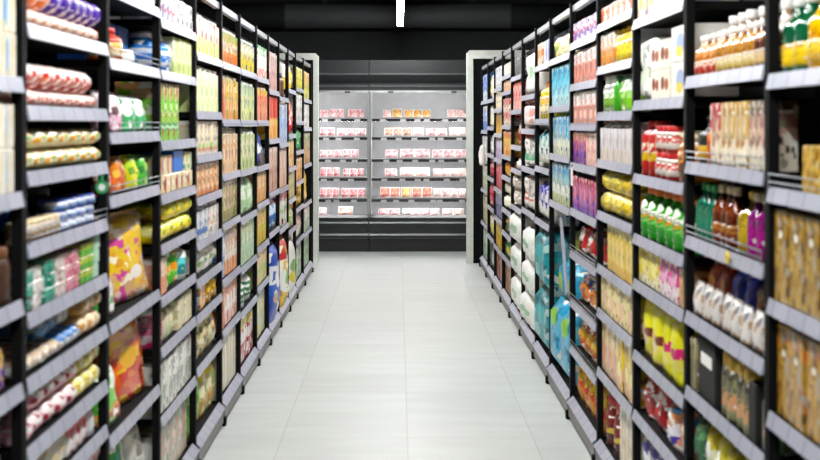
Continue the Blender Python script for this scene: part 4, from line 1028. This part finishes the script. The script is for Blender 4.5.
def lump_me(mat, w, d, h, seed):
    bm = bmesh.new(); nx, ny = 7, 6
    T = []
    for j in range(ny+1):
        row = []
        for i in range(nx+1):
            u, v = 2*i/nx-1, 2*j/ny-1
            e = (max(0, 1-abs(u)**8)*max(0, 1-abs(v)**8))**.5
            z = h*e*(0.75 + 0.45*noise.noise(Vector((u*2.2+seed, v*2.2, seed))))
            row.append(bm.verts.new((u*w/2, v*d/2, max(0.0, z))))
        T.append(row)
    for j in range(ny):
        for i in range(nx): bm.faces.new((T[j][i], T[j][i+1], T[j+1][i+1], T[j+1][i]))
    ring = [T[0][i] for i in range(nx+1)] + [T[j][nx] for j in range(1, ny+1)] + [T[ny][i] for i in range(nx-1, -1, -1)] + [T[j][0] for j in range(ny-1, 0, -1)]
    bot = [bm.verts.new((v.co.x, v.co.y, -0.004)) for v in ring]
    for i in range(len(ring)): bm.faces.new((ring[i], bot[i], bot[(i+1) % len(ring)], ring[(i+1) % len(ring)]))
    bm.faces.new(bot[::-1])
    return finish(bm, 'meat', mat, True)
def tray_me(w, d, h):
    bm = bmesh.new(); t = .006
    o = [(-.42, -.42, 0), (.42, -.42, 0), (.42, .42, 0), (-.42, .42, 0)]
    A = [bm.verts.new((x*w, y*d, 0)) for x, y, _ in o]; B_ = [bm.verts.new((x/.42*.5*w, y/.42*.5*d, h)) for x, y, _ in o]
    C_ = [bm.verts.new((x/.42*.46*w, y/.42*.46*d, h)) for x, y, _ in o]; D_ = [bm.verts.new((x*.94*w, y*.94*d, t)) for x, y, _ in o]
    bm.faces.new(A[::-1]); bm.faces.new(D_)
    for P_, S_ in ((A, B_), (B_, C_), (C_, D_)):
        for i in range(4): bm.faces.new((P_[i], P_[(i+1) % 4], S_[(i+1) % 4], S_[i]))
    return finish(bm, 'tray', M['tray'])
SHN = ['top', 'second', 'third', 'fourth', 'fifth', 'bottom']
TONE = {'pink': 'pink meat', 'red': 'red meat', 'pale': 'pale meat', 'orange': 'orange sausages', 'rust': 'rust-red sausages', 'brown': 'browned roast'}
_tp = {}
def meat_row(k, py, yy, segs):
    z = (fz(py, FY+yy) + .0085) if k < 5 else .3855
    cnt = {}
    for (p0, p1, n, tone, hh) in segs:
        for i in range(n):
            w = (p1-p0)/n*(FY+yy)/F; px = p0 + (i+.5)*(p1-p0)/n
            x = (px-CX)*(FY+yy+.1)/F
            if abs(x+.34) < w/2+.035: continue
            key = (round(w, 3), tone, hh)
            if key not in _tp:
                r = empty('meat_tray'); dd = .125 + hh*.65
                link('tray', tray_me(w*.97, dd, .022), r)
                m_ = link('meat', lump_me(MEAT[tone], w*.94, dd*.94, .034, random.random()*9), r); m_.location = (0, 0, .012)
                _tp[key] = r
            else: r = copy_tree(_tp[key])
            dd = .125 + hh*.65; tl = R(34)
            r.location = (x, FY+yy+.03+dd/2*math.cos(tl), z+.004+dd/2*math.sin(tl)); r.rotation_euler = (tl, 0, R(random.uniform(-2, 2)))
            cnt[tone] = cnt.get(tone, 0) + 1
            tag(r, say(f'white foam tray of {TONE[tone]}', [f'{ORD[cnt[tone]]} of its colour from left', f'{SHN[k]} fridge shelf']), 'tray', 'meat trays in the fridge')
meat_row(0, 119.5, .42, [(320, 328, 1, 'pink', .05), (329, 344, 2, 'pink', .075), (348, 364, 2, 'pink', .07), (371, 380, 1, 'orange', .07), (383, 391, 1, 'pale', .05), (392, 402, 1, 'orange', .09), (404, 431, 3, 'orange', .06), (447, 466, 2, 'pale', .06)])
meat_row(1, 138, .36, [(320, 335, 2, 'red', .07), (337, 366, 3, 'pink', .045), (372, 382, 1, 'pink', .06), (384, 412, 3, 'brown', .06), (413, 424, 1, 'pale', .06), (426, 447, 2, 'pink', .045), (449, 466, 2, 'pale', .075)])
meat_row(2, 160, .31, [(320, 342, 3, 'pink', .05), (343, 367, 3, 'pink', .07), (372, 398, 2, 'pink', .06), (400, 430, 2, 'pink', .08), (432, 466, 3, 'pink', .06)])
meat_row(3, 179, .26, [(320, 340, 3, 'red', .085), (343, 364, 3, 'red', .05), (372, 397, 2, 'pink', .05), (400, 430, 2, 'pale', .09), (433, 466, 4, 'pale', .05)])
meat_row(4, 200, .21, [(320, 339, 3, 'red', .10), (341, 366, 3, 'red', .09), (371, 379, 1, 'orange', .12), (380, 400, 2, 'rust', .12), (401, 411, 1, 'orange', .12), (412, 432, 2, 'rust', .12), (433, 466, 4, 'pale', .08)])
meat_row(5, 214.6, .12, [(319, 327, 1, 'pink', .06), (338, 353, 1, 'brown', .10), (355, 371, 1, 'pale', .12), (378, 400, 2, 'red', .04), (402, 440, 4, 'pink', .04), (442, 464, 2, 'pale', .04)])

# ================================================================== END FRAMES OF THE RUNS
def end_frame(side, px0, px1, pxt, ytop):
    y = 12.95
    zt = fz(ytop, y)
    root = empty('end_frame', (0, y, 0))
    xin = (px0-CX)*y/F; xjam = (px1-CX)*y/F
    sd = 'left' if side < 0 else 'right'
    tag(root, f'tall white end frame with black panel closing the {sd} shelf run', 'panel', 'white end frames of the shelf runs')
    xout = side*2.0
    # one continuous inverted-U frame
    bm = bmesh.new()
    t = abs(xjam-xin)
    outer = [(xin, 0), (xin, zt-.03), (xin+side*.03, zt), (xout-side*.03, zt), (xout, zt-.03), (xout, 0)]
    inner = [(xin+side*t, 0), (xin+side*t, zt-t*1.3), (xin+side*t, zt-t*1.3), (xout-side*t, zt-t*1.3), (xout-side*t, zt-t*1.3), (xout-side*t, 0)]
    for yy in (-.05, .05): pass
    rows = []
    for yy in (-.05, .05):
        rows.append(([bm.verts.new((x, yy, z)) for x, z in outer], [bm.verts.new((x, yy, z)) for x, z in inner]))
    (o0, i0), (o1, i1) = rows
    for k in range(5):
        bm.faces.new((o0[k], o0[k+1], i0[k+1], i0[k])); bm.faces.new((o1[k+1], o1[k], i1[k], i1[k+1]))
        bm.faces.new((o0[k+1], o0[k], o1[k], o1[k+1])); bm.faces.new((i0[k], i0[k+1], i1[k+1], i1[k]))
    bm.faces.new((o0[0], i0[0], i1[0], o1[0])); bm.faces.new((i0[5], o0[5], o1[5], i1[5]))
    bmesh.ops.remove_doubles(bm, verts=bm.verts[:], dist=1e-5)
    link('frame', finish(bm, 'frame', M['white_frame']), root)
    xa, xb = sorted((xin+side*t*1.02, xout-side*t*1.02))
    link('panel', box_me('panel', M['black'], xa, xb, -.03, .03, .0, zt-t*1.35), root)
end_frame(-1, 318.5, 313.5, 300, 53.5)
end_frame(1, 466.5, 473.0, 493, 50.5)

# ================================================================== ROOM
XW, YB, YF, ZC = 4.2, 15.3, -4.0, 3.5
def quad(name, mat, pts):
    me = bpy.data.meshes.new(name); me.from_pydata(pts, [], [(0, 1, 2, 3)]); me.materials.append(mat); return me
fl = struct('floor', box_me('floor', M['floor'], -XW, XW, YF, YB, -.1, 0)) 
struct('ceiling', box_me('ceiling', M['ceilblack'], -XW, XW, YF, YB, ZC, ZC+.1))
struct('wall_back', box_me('wall_back', M['wallblack'], -XW, XW, YB, YB+.1, 0, ZC))
struct('wall_front', box_me('wall_front', M['wallblack'], -XW, XW, YF-.1, YF, 0, ZC))
struct('wall_left', box_me('wall_left', M['wallblack'], -XW-.1, -XW, YF, YB, 0, ZC))
struct('wall_right', box_me('wall_right', M['wallblack'], XW, XW+.1, YF, YB, 0, ZC))
# ventilation duct across the ceiling
zc = fz(16, 14.75); rd = .15
me = lathe_me('ventilation_duct', M['duct'], [(rd, -4.19), (rd, -1.4), (rd*1.06, -1.39), (rd*1.06, -1.36), (rd, -1.35), (rd, 1.35), (rd*1.06, 1.36), (rd*1.06, 1.39), (rd, 1.4), (rd, 4.19)], 20)
me.transform(Matrix.Rotation(R(90), 4, 'Y'))
dt = empty('ventilation_duct', (0, 14.75, zc)); tag(dt, 'round black ventilation duct running across under the ceiling above the fridge', 'duct')
link('pipe', me, dt)
for x in (-3.2, -.9, .9, 3.2):
    link('hanger', box_me('hanger', M['duct'], x-.015, x+.015, -.004, .004, rd*.95, ZC-zc), dt)

# tube lamps hung in one line over the aisle
LZ = 2.66; LX = .025
segs = [(14.20-1.86*(i+1)+.04, 14.20-1.86*i) for i in range(10)]
lampproto = None
for i, (ya, yb) in enumerate(segs):
    ln = yb-ya
    if lampproto is None:
        r = empty('ceiling_lamp')
        link('diffuser', box_me('diffuser', M['lamp'], -.033, .033, .01, ln-.01, 0, .035), r)
        link('housing', box_me('housing', M['black'], -.036, .036, 0, ln, .035, .075), r)
        for yy in (.25, ln-.25): link('cable', tube_me('cable', M['black'], [(0, yy, .07), (0, yy, ZC-LZ)], .003), r)
        lampproto = r
    else: r = copy_tree(lampproto)
    r.location = (LX, ya, LZ)
    where = 'lit over the far end' if i == 0 else f'{ORD[i+1]} in line from the fridge end'
    tag(r, f'long slim white tube lamp hung over the aisle, {where}', 'lamp', 'tube lamps over the aisle')

# ================================================================== CAMERA, WORLD, VIEW
cam = bpy.data.cameras.new('camera'); co = bpy.data.objects.new('camera', cam); COL.objects.link(co)
co.location = (0, 0, EYE); co.rotation_euler = (R(90), 0, 0)
cam.sensor_width = 36.0; cam.lens = F/820.0*36.0
cam.shift_x = (410-CX)/820.0; cam.shift_y = -(230-CY)/820.0
cam.clip_start = 0.05; cam.clip_end = 100
cam.dof.use_dof = True; cam.dof.focus_distance = 11.5; cam.dof.aperture_fstop = 4.2
scene.camera = co
w = bpy.data.worlds.new('world'); scene.world = w; w.use_nodes = True
w.node_tree.nodes['Background'].inputs[0].default_value = (.9, .95, 1, 1); w.node_tree.nodes['Background'].inputs[1].default_value = 0.3
vs = scene.view_settings
vs.view_transform = 'Standard'; vs.look = 'None'; vs.gamma = 1.0; vs.use_curve_mapping = False
vs.exposure = 0.0
scene.cycles.use_denoising = True
scene.cycles.max_bounces = 6; scene.cycles.diffuse_bounces = 4
print('products', NOBJ[0], 'objects', len(scene.objects))
